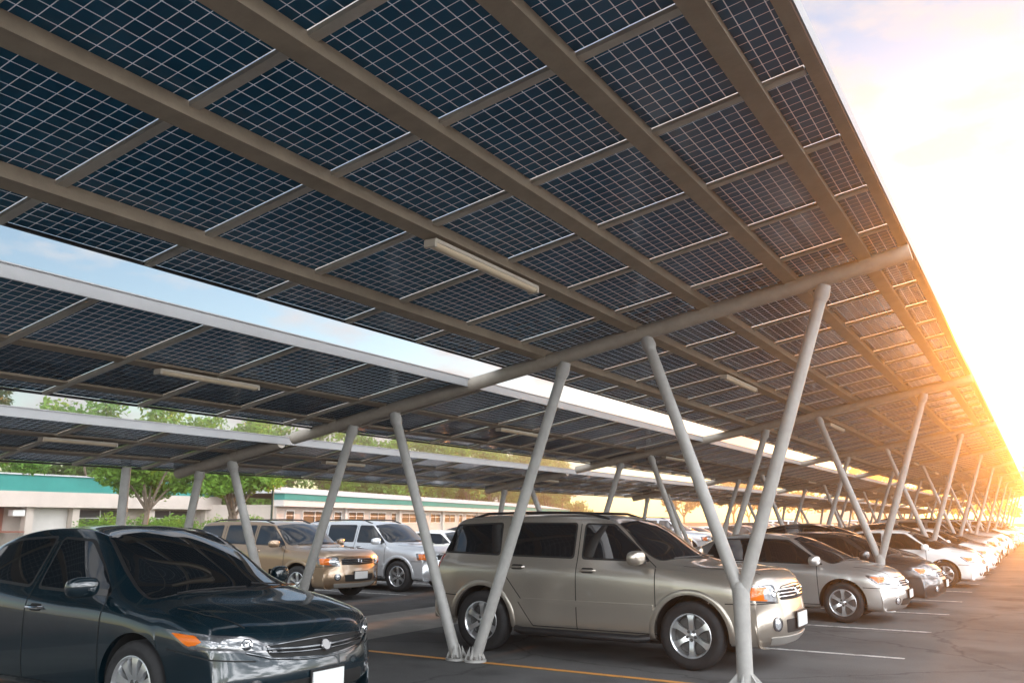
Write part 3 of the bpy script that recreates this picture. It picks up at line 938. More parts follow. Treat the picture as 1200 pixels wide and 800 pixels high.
# ------------------------------------------------------------------ ground
def asphalt():
    m = bpy.data.materials.new('asphalt')
    m.use_nodes = True
    nt = m.node_tree
    L = nt.links.new
    b = nt.nodes['Principled BSDF']
    tc = nt.nodes.new('ShaderNodeTexCoord')
    def noise(sc, det=8, ro=0.6):
        n = nt.nodes.new('ShaderNodeTexNoise')
        n.inputs['Scale'].default_value = sc
        n.inputs['Detail'].default_value = det
        n.inputs['Roughness'].default_value = ro
        L(tc.outputs['Object'], n.inputs['Vector'])
        return n
    n1, n2, n3 = noise(0.35), noise(3.0), noise(90, 4)
    r1 = nt.nodes.new('ShaderNodeValToRGB')
    r1.color_ramp.elements[0].position, r1.color_ramp.elements[1].position = 0.32, 0.68
    r1.color_ramp.elements[0].color = (0.088, 0.088, 0.088, 1)
    r1.color_ramp.elements[1].color = (0.145, 0.144, 0.143, 1)
    L(n1.outputs['Fac'], r1.inputs['Fac'])
    r3 = nt.nodes.new('ShaderNodeValToRGB')
    r3.color_ramp.elements[0].position, r3.color_ramp.elements[1].position = 0.35, 0.7
    r3.color_ramp.elements[0].color = (0.6, 0.6, 0.6, 1)
    r3.color_ramp.elements[1].color = (1.35, 1.35, 1.35, 1)
    L(n3.outputs['Fac'], r3.inputs['Fac'])
    mx = nt.nodes.new('ShaderNodeMix')
    mx.data_type, mx.blend_type = 'RGBA', 'MULTIPLY'
    mx.inputs['Factor'].default_value = 0.7
    L(r1.outputs['Color'], mx.inputs['A'])
    L(r3.outputs['Color'], mx.inputs['B'])
    # oil stains
    r2 = nt.nodes.new('ShaderNodeValToRGB')
    r2.color_ramp.elements[0].position, r2.color_ramp.elements[1].position = 0.28, 0.45
    r2.color_ramp.elements[0].color = (0.5, 0.5, 0.5, 1)
    r2.color_ramp.elements[1].color = (1, 1, 1, 1)
    L(noise(0.9, 5, 0.5).outputs['Fac'], r2.inputs['Fac'])
    mx2 = nt.nodes.new('ShaderNodeMix')
    mx2.data_type, mx2.blend_type = 'RGBA', 'MULTIPLY'
    mx2.inputs['Factor'].default_value = 0.8
    L(mx.outputs['Result'], mx2.inputs['A'])
    L(r2.outputs['Color'], mx2.inputs['B'])
    # hair cracks
    v = nt.nodes.new('ShaderNodeTexVoronoi')
    v.feature = 'DISTANCE_TO_EDGE'
    v.inputs['Scale'].default_value = 0.35
    wv = nt.nodes.new('ShaderNodeMix')
    wv.data_type = 'RGBA'
    wv.inputs['Factor'].default_value = 0.25
    L(tc.outputs['Object'], wv.inputs['A'])
    L(n2.outputs['Color'], wv.inputs['B'])
    L(wv.outputs['Result'], v.inputs['Vector'])
    rc = nt.nodes.new('ShaderNodeValToRGB')
    rc.color_ramp.elements[0].position, rc.color_ramp.elements[1].position = 0.002, 0.006
    rc.color_ramp.elements[0].color = (0.45, 0.45, 0.45, 1)
    rc.color_ramp.elements[1].color = (1, 1, 1, 1)
    L(v.outputs['Distance'], rc.inputs['Fac'])
    mx3 = nt.nodes.new('ShaderNodeMix')
    mx3.data_type, mx3.blend_type = 'RGBA', 'MULTIPLY'
    mx3.inputs['Factor'].default_value = 0.6
    L(mx2.outputs['Result'], mx3.inputs['A'])
    L(rc.outputs['Color'], mx3.inputs['B'])
    L(mx3.outputs['Result'], b.inputs['Base Color'])
    b.inputs['Roughness'].default_value = 0.82
    b.inputs['Specular IOR Level'].default_value = 0.0
    bp = nt.nodes.new('ShaderNodeBump')
    bp.inputs['Strength'].default_value = 0.5
    bp.inputs['Distance'].default_value = 0.006
    L(n3.outputs['Fac'], bp.inputs['Height'])
    L(bp.outputs['Normal'], b.inputs['Normal'])
    return m

def worn_paint(name, color, wear=0.45):
    m = mat(name, color, 0.7)
    nt = m.node_tree
    b = nt.nodes['Principled BSDF']
    tc = nt.nodes.new('ShaderNodeTexCoord')
    n = nt.nodes.new('ShaderNodeTexNoise')
    n.inputs['Scale'].default_value = 9
    n.inputs['Detail'].default_value = 10
    n.inputs['Roughness'].default_value = 0.75
    r = nt.nodes.new('ShaderNodeValToRGB')
    r.color_ramp.elements[0].position, r.color_ramp.elements[1].position = wear - 0.05, wear + 0.10
    r.color_ramp.elements[0].color = (0.09, 0.085, 0.08, 1)
    r.color_ramp.elements[1].color = (*color, 1)
    nt.links.new(tc.outputs['Object'], n.inputs['Vector'])
    nt.links.new(n.outputs['Fac'], r.inputs['Fac'])
    nt.links.new(r.outputs['Color'], b.inputs['Base Color'])
    return m

M['asphalt'] = asphalt()
M['concrete'] = mat('painted_sunlight', (0.235, 0.225, 0.21), 0.95, 0, 0.0, noise=0.22, nscale=1.2, bump=0.15, bscale=30)  # lighter ground tone that stands in for sunlight
M['white_line'] = worn_paint('white_line_paint', (0.50, 0.50, 0.48), 0.44)
M['yellow_line'] = worn_paint('yellow_line_paint', (0.60, 0.27, 0.05), 0.36)
M['grass'] = mat('grass_ground', (0.055, 0.085, 0.025), 0.9, noise=0.4, nscale=2)

def sheet(name, x0, x1, y0, y1, z, m):
    return struct(MB().add([(x0, y0, z), (x1, y0, z), (x1, y1, z), (x0, y1, z)], [(0, 1, 2, 3)]).build(name, m, smooth=False))

sheet('ground', -700, 700, -500, 900, 0.0, M['asphalt'])
sheet('painted_sun_strip', -10.0, -8.05, -6, 115, 0.004, M['concrete'])  # stripe of sunlight between the car rows, put into the ground colour
sheet('lawn', -130, -46.5, -20, 200, 0.008, M['grass'])
Y1, S = 8.81, 8.724
STALL = S / 3
for k in range(0, 36):
    y = Y1 + k * STALL
    yel = (k == 0)
    sheet('stall_line', -7.6, -1.573 if not yel else -1.9, y - 0.05, y + 0.05, 0.004, M['yellow_line'] if yel else M['white_line'])
for k in range(0, 30):
    sheet('stall_line', -17.5, -12.0, 12.65 + k * STALL - 0.05, 12.65 + k * STALL + 0.05, 0.004, M['white_line'])

# ------------------------------------------------------------------ solar canopies
SLOPE = 0.178
def z1(x):
    return 4.207 + SLOPE * (x + 1.23)
M['beam'] = mat('painted_steel_beam', (0.235, 0.190, 0.140), 0.55, 0, 0.4, noise=0.16, nscale=5, bump=0.08, bscale=40)
M['pipe'] = mat('painted_steel_pipe', (0.31, 0.275, 0.23), 0.45, 0, 0.45, noise=0.16, nscale=6, bump=0.05, bscale=60)
M['column'] = mat('grey_painted_column', (0.31, 0.305, 0.29), 0.42, 0, 0.5, noise=0.14, nscale=7, bump=0.08, bscale=40)
M['rafter'] = mat('aluminium_rafter', (0.40, 0.365, 0.31), 0.45, 0.15, 0.5, noise=0.10, nscale=9)
M['fascia'] = mat('pale_metal_fascia', (0.25, 0.255, 0.26), 0.40, 0.1, 0.5, noise=0.06, nscale=4)
M['bolt'] = mat('galvanised_bolt', (0.20, 0.19, 0.18), 0.5, 0.6)
M['tube'] = mat('tube_light_diffuser', (0.55, 0.45, 0.32), 0.4, 0, 0.4, noise=0.05, nscale=10)
M['tube_case'] = mat('tube_light_case', (0.45, 0.40, 0.33), 0.5)

def pv_material():
    """glass-glass module: dark cells, the clear joints between them let daylight through"""
    m = bpy.data.materials.new('solar_cells')
    m.use_nodes = True
    nt = m.node_tree
    L = nt.links.new
    b = nt.nodes['Principled BSDF']
    out = nt.nodes['Material Output']
    uv = nt.nodes.new('ShaderNodeUVMap')
    sep = nt.nodes.new('ShaderNodeSeparateXYZ')
    L(uv.outputs['UV'], sep.inputs['Vector'])
    def line(sock, w):
        f = nt.nodes.new('ShaderNodeMath'); f.operation = 'FRACT'
        L(sock, f.inputs[0])
        s_ = nt.nodes.new('ShaderNodeMath'); s_.operation = 'SUBTRACT'
        L(f.outputs[0], s_.inputs[0]); s_.inputs[1].default_value = 0.5
        a = nt.nodes.new('ShaderNodeMath'); a.operation = 'ABSOLUTE'
        L(s_.outputs[0], a.inputs[0])
        g = nt.nodes.new('ShaderNodeMath'); g.operation = 'GREATER_THAN'
        L(a.outputs[0], g.inputs[0]); g.inputs[1].default_value = 0.5 - w / 2
        return g.outputs[0]
    mx = nt.nodes.new('ShaderNodeMath'); mx.operation = 'MAXIMUM'
    L(line(sep.outputs['X'], 0.060), mx.inputs[0])
    L(line(sep.outputs['Y'], 0.052), mx.inputs[1])
    wn_ = nt.nodes.new('ShaderNodeTexWhiteNoise')
    wn_.noise_dimensions = '3D'
    fl = nt.nodes.new('ShaderNodeVectorMath'); fl.operation = 'FLOOR'
    L(uv.outputs['UV'], fl.inputs[0])
    oi = nt.nodes.new('ShaderNodeObjectInfo')
    ad = nt.nodes.new('ShaderNodeVectorMath'); ad.operation = 'ADD'
    L(fl.outputs['Vector'], ad.inputs[0])
    L(oi.outputs['Random'], ad.inputs[1])
    L(ad.outputs['Vector'], wn_.inputs['Vector'])
    cr = nt.nodes.new('ShaderNodeValToRGB')
    cr.color_ramp.elements[0].color = (0.0085, 0.066, 0.122, 1)
    cr.color_ramp.elements[1].color = (0.0110, 0.082, 0.150, 1)
    L(wn_.outputs['Value'], cr.inputs['Fac'])
    L(cr.outputs['Color'], b.inputs['Base Color'])
    b.inputs['Roughness'].default_value = 0.16
    b.inputs['Specular IOR Level'].default_value = 0.28
    tr = nt.nodes.new('ShaderNodeBsdfTranslucent')
    tr.inputs['Color'].default_value = (0.70, 0.78, 0.84, 1)
    df = nt.nodes.new('ShaderNodeBsdfDiffuse')
    df.inputs['Color'].default_value = (0.30, 0.32, 0.33, 1)
    ms = nt.nodes.new('ShaderNodeMixShader')
    ms.inputs['Fac'].default_value = 0.35
    L(tr.outputs[0], ms.inputs[1])
    L(df.outputs[0], ms.inputs[2])
    m2 = nt.nodes.new('ShaderNodeMixShader')
    L(mx.outputs[0], m2.inputs['Fac'])
    L(b.outputs[0], m2.inputs[1])
    L(ms.outputs[0], m2.inputs[2])
    L(m2.outputs[0], out.inputs['Surface'])
    return m
M['pv'] = pv_material()

Y_START, BAYS = 0.35, 11
DT = S / 8
STRUT0 = Y1 - 0.57
NK0 = int(math.floor((STRUT0 - Y_START) / DT))
Y_END = Y1 + S * BAYS - 1.0
strut_ys = []
y = STRUT0 - NK0 * DT
while y < Y_END:
    strut_ys.append(y)
    y += DT
Y_FIRST, Y_LAST = strut_ys[0] - 0.7, strut_ys[-1] + 0.7

def panel_mesh(name, quads, lift=0.0):
    """quads: (x0, x1, y0, y1) laminate rectangles on the roof plane, 6 mm thick"""
    me = bpy.data.meshes.new(name)
    vs, fs, uvs = [], [], []
    for x0, x1, ya, yb in quads:
        nx, ny = max(1, round((x1 - x0) / 0.088)), max(1, round((yb - ya) / 0.100))
        o = len(vs)
        for dz in (0.0, 0.006):
            for (x, y_, u, v) in ((x0, ya, 0, 0), (x1, ya, nx, 0), (x1, yb, nx, ny), (x0, yb, 0, ny)):
                vs.append((x, y_, z1(x) + dz + lift))
                uvs.append((u, v))
        fs += [(o + 3, o + 2, o + 1, o), (o + 4, o + 5, o + 6, o + 7)]
        fs += [(o + i, o + (i + 1) % 4, o + 4 + (i + 1) % 4, o + 4 + i) for i in range(4)]
    me.from_pydata(vs, [], fs)
    me.materials.append(M['pv'])
    ul = me.uv_layers.new(name='UVMap')
    for lp in me.loops:
        ul.data[lp.index].uv = uvs[lp.vertex_index]
    me.update()
    return me

PIPE_DZ = -0.145
def canopy(name, label, xl, xr, purlins, beams, fascia_right, n_single, lift=0.0):
    """xl, xr: low and high edge; purlins: x positions; beams: (x0, x1) of the sloping cross pipe at every frame"""
    root = thing(name, label, 'solar canopy', ((xl + xr) / 2, Y_FIRST, 0), 0, 'solar canopies over the parking rows')
    off = Vector((-(xl + xr) / 2, -Y_FIRST, 0))
    def put(nm, mb, m_, **k):
        mb.v = [tuple(Vector(v) + off) for v in mb.v]
        return mb.build(nm, m_, root, smooth=k.get('smooth', False))
    ang = math.atan(SLOPE)
    upn = (-math.sin(ang), 0, math.cos(ang))
    for px in purlins:
        mb = MB()
        a, b = Vector((px, Y_FIRST, z1(px) - 0.052)), Vector((px, Y_LAST, z1(px) - 0.052))
        mb.beam(a, b, 0.096, 0.10, 0, upn)
        mb.beam(a + Vector((0, 0, -0.046)), b + Vector((0, 0, -0.046)), 0.126, 0.012, 0, upn)
        put('purlin', mb, M['beam'])
    # edge frames
    put('edge_beam', MB().beam((xl + 0.050, Y_FIRST, z1(xl) - 0.010 + lift), (xl + 0.050, Y_LAST, z1(xl) - 0.010 + lift), 0.022, 0.022, 0, upn), M['trim'])
    if fascia_right:
        mb = MB().beam((xr - 0.010, Y_FIRST, z1(xr) - 0.128), (xr - 0.010, Y_LAST, z1(xr) - 0.128), 0.025, 0.10)
        mb.beam((xr - 0.012, Y_FIRST, z1(xr) - 0.073), (xr - 0.012, Y_LAST, z1(xr) - 0.073), 0.05, 0.010)
        put('fascia', mb, M['fascia'])
    else:
        put('edge_beam', MB().beam((xr - 0.05, Y_FIRST, z1(xr) - 0.03), (xr - 0.05, Y_LAST, z1(xr) - 0.03), 0.08, 0.06, 0, upn), M['beam'])
        put('fascia', MB().beam((xr + 0.008, Y_FIRST, z1(xr) + 0.0), (xr + 0.008, Y_LAST, z1(xr) + 0.0), 0.012, 0.10), M['fascia'])
    # rafters and laminates
    far = MB()
    for i, y_ in enumerate(strut_ys):
        mb = MB().beam((xl + 0.047, y_, z1(xl + 0.047) - 0.018 + lift), (xr - 0.103, y_, z1(xr - 0.103) - 0.018 + lift), 0.066, 0.028, 0, upn)
        if i < 90:
            put('rafter', mb, M['rafter'])
        else:
            far.merge(mb)
    struct(put('rafter_run', far, M['rafter']), 'stuff')
    cols = [xl + 0.04] + list(purlins) + [xr - 0.03]
    rest = []
    count = 0
    edges = [Y_FIRST] + strut_ys + [Y_LAST]
    for i in range(len(edges) - 1):
        for c in range(len(cols) - 1):
            x0, x1 = cols[c] + 0.008, cols[c + 1] - 0.008
            if x1 - x0 < 0.12:
                continue
            q = (x0, x1, edges[i] + 0.004, edges[i + 1] - 0.0345)
            if i >= 1 and count < n_single:
                me = panel_mesh('solar_panel', [q], lift=lift)
                me.transform(Matrix.Translation(off))
                link('solar_panel', me, root)
                count += 1
            else:
                rest.append(q)
    me = panel_mesh('solar_panels_beyond', rest, lift=lift)
    me.transform(Matrix.Translation(off))
    struct(link('solar_panels_beyond', me, root), 'stuff')
    hung = list(purlins) + ([-7.20, -8.08] if xr > -2 else [])
    for k in range(BAYS + 1):
        y_ = Y1 + k * S
        if y_ > Y_LAST or beams is None:
            break
        (xa, xb) = beams
        mb = MB()
        pa, pb = Vector((xa, y_, z1(xa) + PIPE_DZ)), Vector((xb, y_, z1(xb) + PIPE_DZ))
        mb.tube([pa, pa.lerp(pb, 0.25), pa.lerp(pb, 0.5), pa.lerp(pb, 0.75), pb], 0.083, 20)
        for px in hung:
            if xa < px < xb:
                mb.box((px, y_, z1(px) - 0.118), (0.10, 0.17, 0.05))
        put('cross_pipe', mb, M['pipe'], smooth=True)
    return root

canopy('solar_canopy', 'widest solar canopy overhead with five brown purlins and its high edge against the open sky', -5.52, -0.845,
       [-4.856, -3.70, -2.86, -1.956, -1.235], (-8.84, -0.83), False, 100)
canopy('solar_canopy', 'solar canopy beyond the first roof gap with a white fascia and two purlins', -8.50, -5.88, [-7.20, -8.08], None, True, 100, -0.078)
canopy('solar_canopy', 'lowest solar canopy next to the trees and the teal roofed building', -11.33, -9.06, [-9.95, -10.7], (-11.22, -9.08), True, 100, -0.078)

# ------------------------------------------------------------------ columns
ORD = ['first', 'second', 'third', 'fourth', 'fifth', 'sixth', 'seventh', 'eighth', 'ninth', 'tenth', 'eleventh', 'twelfth']
def foot(mb_plate, mb_bolt, x, y_, r_=0.15):
    mb_plate.lathe([(0.001, 0.026), (r_, 0.026), (r_ + 0.004, 0.022), (r_ + 0.004, 0.0)], 24, 0, 'z', (x, y_, 0.004))
    for k in range(6):
        t = 2 * math.pi * (k + 0.5) / 6
        c, s_ = math.cos(t), math.sin(t)
        mb_plate.add([(x + c * 0.06, y_ + s_ * 0.06, 0.03), (x + c * r_ * 0.92, y_ + s_ * r_ * 0.92, 0.03), (x + c * r_ * 0.92, y_ + s_ * r_ * 0.92, 0.05), (x + c * 0.06, y_ + s_ * 0.06, 0.17),
                      (x + c * 0.06 - s_ * 0.012, y_ + s_ * 0.06 + c * 0.012, 0.03), (x + c * r_ * 0.92 - s_ * 0.012, y_ + s_ * r_ * 0.92 + c * 0.012, 0.03),
                      (x + c * r_ * 0.92 - s_ * 0.012, y_ + s_ * r_ * 0.92 + c * 0.012, 0.05), (x + c * 0.06 - s_ * 0.012, y_ + s_ * 0.06 + c * 0.012, 0.17)],
                     [(0, 1, 2, 3), (7, 6, 5, 4), (0, 4, 5, 1), (1, 5, 6, 2), (2, 6, 7, 3), (3, 7, 4, 0)])
        t2 = 2 * math.pi * k / 6
        mb_bolt.lathe([(0.017, 0.026), (0.017, 0.045), (0.009, 0.047), (0.009, 0.065), (0.001, 0.066)], 8, 0, 'z', (x + math.cos(t2) * r_ * 0.72, y_ + math.sin(t2) * r_ * 0.72, 0.004))

def arm_mesh(p0, p1, r0, r1):
    p0, p1 = Vector(p0), Vector(p1)
    mb = MB()
    d = (p1 - p0)
    mb.tube([p0, p0 + d * 0.3, p0 + d * 0.7, p0 + d * 0.955], [r0, r0 * 0.97, r1 * 1.02, r1], 18)
    # saddle plate at the head
    mb.tube([p0 + d * 0.945, p0 + d * 0.965, p1], [r1 * 1.0, r1 * 1.32, r1 * 1.1], 18)
    return mb

def y_column(xb, top_l, top_r):
    """trunk with two slanting arms; local origin at the base"""
    t = thing('y_column', '', 'column')
    tr = MB().tube([(0, 0, 0.02), (0, 0, 0.3), (0, 0, 0.70), (0, 0, 0.955)], [0.080, 0.078, 0.080, 0.088], 20)
    tr.tube([(0, 0, 0.94), (0, 0, 1.0), (0, 0, 1.04)], [0.088, 0.075, 0.02], 20)
    tr.build('trunk', M['column'], t)
    for tx in (top_l, top_r):
        q = Vector((tx - xb, 0, z1(tx) + PIPE_DZ - 0.07))
        arm_mesh((math.copysign(0.012, q.x), 0, 0.90), q, 0.068, 0.060).build('arm', M['column'], t)
    pl, bo = MB(), MB()
    foot(pl, bo, 0, 0, 0.19)
    p = pl.build('base_plate', M['column'], t, angle=30)
    bo.build('bolt', M['bolt'], p, angle=30)
    return t

def v_column(xb, top_l, top_r, spread=0.12):
    t = thing('v_column', '', 'column')
    for sg, tx in ((-1, top_l), (1, top_r)):
        if tx is None:
            continue
        q = Vector((tx - xb, 0, z1(tx) + PIPE_DZ - 0.07))
        arm_mesh((sg * spread, 0, 0.02), q, 0.066, 0.060).build('arm', M['column'], t)
        pl, bo = MB(), MB()
        foot(pl, bo, sg * spread, 0, 0.15 if spread > 0.14 else 0.125)
        p = pl.build('base_plate', M['column'], t, angle=30)
        bo.build('bolt', M['bolt'], p, angle=30)
    return t

WHERE = {0: {'y': 'grey Y shaped column standing in front of the champagne SUV hood', 1: 'grey V column on the yellow line beside the champagne SUV rear wheel',
             2: 'grey V column rising behind the black car, its arm crossing the bronze SUV', 3: 'single slanted grey column behind the black car under the lowest canopy'}}
cols_ = [('y', -2.636, -3.561, -1.642, 0, 'aisle side'), (1, -5.907, -7.07, -4.568, 0.13, 'middle'), (2, -8.888, -10.06, -7.75, 0.13, 'inner'), (3, -11.34, None, -10.72, 0.13, 'outer')]
LINE = {'y': 'Y shaped column in the aisle side line', 1: 'V column in the line behind the parked SUVs', 2: 'V column in the line on the pale strip', 3: 'single column in the line under the lowest canopy'}
for key, xb, tl, tr_, sp, _ in cols_:
    proto = y_column(xb, tl, tr_) if key == 'y' else v_column(xb, tl, tr_, sp)
    for k in range(BAYS + 1):
        y_ = Y1 + k * S
        if y_ > Y_LAST:
            break
        o = proto if k == 0 else copy_tree(proto)
        o.location = (xb, y_, 0)
        lab = WHERE[0][key] if k == 0 else '%s slanted grey %s' % (ORD[k], LINE[key])
        if key == 3:
            o.name = 'slanted_column'
        tag(o, lab, 'column', 'slanted columns carrying the solar canopies')
pt = thing('support_post', 'straight grey post under the low edge of the lowest canopy beside a tree', 'post', (-11.28, 7.95, 0))
MB().tube([(0, 0, 0.02), (0, 0, 1.2), (0.02, 0, 2.33)], [0.075, 0.07, 0.065], 16).build('shaft', M['column'], pt)
pl, bo = MB(), MB()
foot(pl, bo, 0, 0, 0.15)
p = pl.build('base_plate', M['column'], pt, angle=30)
bo.build('bolt', M['bolt'], p, angle=30)

# ------------------------------------------------------------------ tube lights
def tube_light():
    t = thing('tube_light', '', 'light')
    MB().box((0, 0, -0.022), (0.105, 1.56, 0.028)).box((0, -0.775, -0.045), (0.10, 0.03, 0.055)).box((0, 0.775, -0.045), (0.10, 0.03, 0.055)).build('housing', M['tube_case'], t, smooth=False)
    d = MB()
    vs, fs = [], []
    n = 10
    for y_ in (-0.758, 0.758):
        for k in range(n + 1):
            a = math.pi * k / n
            vs.append((0.046 * math.cos(a), y_, -0.037 - 0.036 * math.sin(a)))
    for k in range(n):
        fs.append((k, k + 1, n + 2 + k, n + 1 + k))
    d.add(vs, fs).build('diffuser', M['tube'], t)
    for yy in (-0.5, 0.5):
        MB().box((0, yy, 0.0), (0.03, 0.03, 0.02)).build('bracket', M['bolt'], t, smooth=False)
    return t
TL = tube_light()
first = True
for row, (px, ys, what) in enumerate(((-3.70, [5.75, 12.8, 20.0] + [20 + 7.1 * k for k in range(1, 10)], 'purlin of the widest canopy'),
                                      (-7.20, [5.95, 12.2] + [12.2 + 7.1 * k for k in range(1, 10)], 'purlin of the canopy past the first roof gap'),
                                      (-9.95, [6.35, 11.1] + [11.1 + 7.1 * k for k in range(1, 9)], 'purlin of the lowest canopy'))):
    for k, y_ in enumerate(ys):
        o = TL if first else copy_tree(TL)
        first = False
        o.location = (px, y_, z1(px) - 0.112)
        o.scale = (1, (1.0, 0.80, 0.62)[row], (1.0, 0.85, 0.8)[row])
        tag(o, '%s cream tube light under the %s' % (ORD[min(k, 11)], what), 'light', 'tube lights under the canopies')

# ------------------------------------------------------------------ cars
GA, GB = 'cars parked nose out along the aisle', 'cars parked in the row behind the pale strip'
place_car('liftback', 'teal_black', -6.05, 5.38, 'glossy blue black car with amber turn signals and chrome door handles', 'car', GA)
place_car('suv', 'champagne', -3.44, 10.45, 'champagne SUV with roof rails parked behind the Y column', 'car', GA, name='parked_suv')
place_car('sedan', 'silver', -2.90, 16.05, 'silver sedan parked past the empty stall beside the champagne SUV', 'car', GA)
rowA = [(19.1, 'sedan', 'charcoal', -2.62, 'charcoal sedan between the silver sedan and a black car set back in its stall'),
        (22.0, 'liftback', 'black', -3.4, 'black car set back in its stall behind the charcoal sedan'),
        (25.35, 'sedan', 'white', -2.22, 'white sedan sticking out past the charcoal sedan'),
        (28.3, 'liftback', 'charcoal', -2.7, 'dark grey liftback right after the white sedan'),
        (31.2, 'sedan', 'white', -2.2, 'white sedan with a dark grey liftback on its near side'),
        (34.1, 'sedan', 'blue_grey', -2.25, 'blue grey sedan between two pale cars'),
        (37.0, 'suv', 'silver', -2.35, 'silver SUV beyond the blue grey sedan'),
        (39.9, 'sedan', 'champagne', -2.2, 'champagne sedan next to the distant silver SUV')]
whole_from = 41
for y_, ty_, c_, x_, lb in rowA:
    place_car(ty_, c_, x_, y_, lb, 'car', GA, name='parked_suv' if ty_ == 'suv' else 'parked_car')
random.seed(4)
cyc = [('sedan', 'white'), ('suv', 'ice'), ('sedan', 'silver'), ('liftback', 'black'), ('sedan', 'ice'), ('sedan', 'maroon'), ('suv', 'white'), ('liftback', 'silver'), ('sedan', 'charcoal')]
for k in range(20):
    if k in (3, 9):
        continue                                   # empty stalls
    ty_, c_ = cyc[k % 9]
    place_car(ty_, c_, -2.25 + random.uniform(-0.2, 0.2), 42.8 + k * STALL, '%s car far down the aisle row' % {'white': 'white', 'ice': 'pale grey', 'silver': 'silver', 'black': 'black', 'maroon': 'maroon', 'charcoal': 'charcoal'}[c_], 'car', GA, whole=True, rz=R(random.uniform(-1.5, 1.5)), scale=(random.uniform(0.95, 1.03), 1, random.uniform(0.96, 1.04)))
rowB = [(14.1, 'suv', 'bronze', -13.0, 'bronze SUV facing out across the pale strip'),
        (17.0, 'suv', 'ice', -12.73, 'pale silver SUV beside the bronze SUV'),
        (19.9, 'sedan', 'white', -13.0, 'white sedan half hidden behind the champagne SUV'),
        (22.8, 'liftback', 'charcoal', -13.3, 'charcoal liftback in the back row behind the SUV windows')]
for y_, ty_, c_, x_, lb in rowB:
    place_car(ty_, c_, x_, y_, lb, 'car', GB, name='parked_suv' if ty_ == 'suv' else 'parked_car', scale=(0.95, 0.96, 0.94 + 0.02 * (ty_ != 'suv')))
for k in range(22):
    if k in (2, 7, 13):
        continue
    ty_, c_ = cyc[(k * 4 + 3) % 9]
    place_car(ty_, c_, -13.0 + random.uniform(-0.3, 0.2), 25.7 + k * STALL, '%s car far down the back row' % {'white': 'white', 'ice': 'pale grey', 'silver': 'silver', 'black': 'black', 'maroon': 'maroon', 'charcoal': 'charcoal'}[c_], 'car', GB, whole=True, rz=R(random.uniform(-1.5, 1.5)), scale=(random.uniform(0.95, 1.03), 1, random.uniform(0.96, 1.04)))

# ------------------------------------------------------------------ buildings
M['cream'] = mat('cream_render', (0.50, 0.435, 0.385), 0.8, 0, 0.05, noise=0.08, nscale=0.8)
M['wall_white'] = mat('off_white_wall', (0.54, 0.51, 0.48), 0.8, 0, 0.05, noise=0.07, nscale=1.0)
M['teal'] = mat('teal_fascia', (0.045, 0.22, 0.195), 0.9, 0, 0.05, noise=0.12, nscale=0.6)
M['roofing'] = mat('pale_roof_sheet', (0.46, 0.47, 0.48), 0.9, 0, 0.1, noise=0.06, nscale=0.7)
M['shutter'] = mat('red_brown_shutter', (0.22, 0.075, 0.045), 0.6, noise=0.15, nscale=2)
M['dark_open'] = mat('dark_doorway', (0.012, 0.013, 0.013), 0.5)
M['pane'] = mat('window_pane', (0.02, 0.025, 0.025), 0.35, 0, 0.15)
M['frame_white'] = mat('white_window_frame', (0.68, 0.67, 0.65), 0.5)
M['kerb'] = mat('kerb_concrete', (0.33, 0.32, 0.30), 0.85, noise=0.15, nscale=3)

class Frame:
    """local frame along a facade: s along, o outwards (towards the car park), z up"""
    def __init__(s, a, b):
        s.a, s.b = Vector((*a, 0)), Vector((*b, 0))
        s.d = (s.b - s.a).normalized()
        s.n = Vector((s.d.y, -s.d.x, 0))
        s.len = (s.b - s.a).length
        s.rz = math.atan2(s.d.y, s.d.x)
def fbox(mb, s0, s1, o0, o1, za, zb, mi=0):
    return mb.box(((s0 + s1) / 2, -(o0 + o1) / 2, (za + zb) / 2), (s1 - s0, o1 - o0, zb - za), mi)

def building_one():
    F = Frame((-51.0, 8.0), (-51.0, 43.5))
    t = thing('canteen_building', 'low building with a deep teal band over a cream band and a red brown shutter', 'building', (F.a.x, F.a.y, 0), F.rz)
    L = F.len
    def b(nm, m_, *boxes):
        mb = MB()
        for q in boxes:
            fbox(mb, *q)
        return mb.build(nm, m_, t, smooth=False)
    b('wall', M['cream'], (0, L, -9.0, -1.2, 0, 3.3))
    b('fascia_band', M['cream'], (-0.2, L + 0.2, -1.1, 0.35, 2.27, 3.17))
    b('teal_band', M['teal'], (-0.4, L + 0.4, -1.3, 0.10, 3.172, 4.12))
    b('roof', M['roofing'], (-0.5, L + 0.5, -9.4, 0.2, 4.122, 4.2))
    s0 = 3
    for s_ in (2.0, 8.5, 15.0, 21.7, 24.6, 30.0, 34.6):
        b('pillar', M['cream'], (s_, s_ + 0.45, -0.5, 0.0, 0, 2.27))
    for sa, sb in ((11.0, 13.5), (25.6, 28.8), (31.0, 34.0)):
        d = b('doorway', M['dark_open'], (sa, sb, -1.22, -1.15, 0.05, 2.15))
        mb = MB()
        fbox(mb, sa, sb, -1.148, -1.10, 1.62, 1.68)
        fbox(mb, (sa + sb) / 2 - 0.03, (sa + sb) / 2 + 0.03, -1.15, -1.10, 0.05, 2.15)
        mb.build('door_bar', M['frame_white'], d, smooth=False)
    b('shutter', M['shutter'], (14.0, 21.0, -1.21, -1.10, 0.9, 2.26))
    b('awning', M['shutter'], (13.8, 21.2, -1.1, 0.9, 0.82, 0.90))
    b('wall_panel', M['wall_white'], (22.3, 24.6, -1.3, -0.55, 0, 2.268))
    b('unit_box', M['frame_white'], (20.9, 21.6, -0.45, 0.05, 1.75, 2.1))
    return t
building_one()

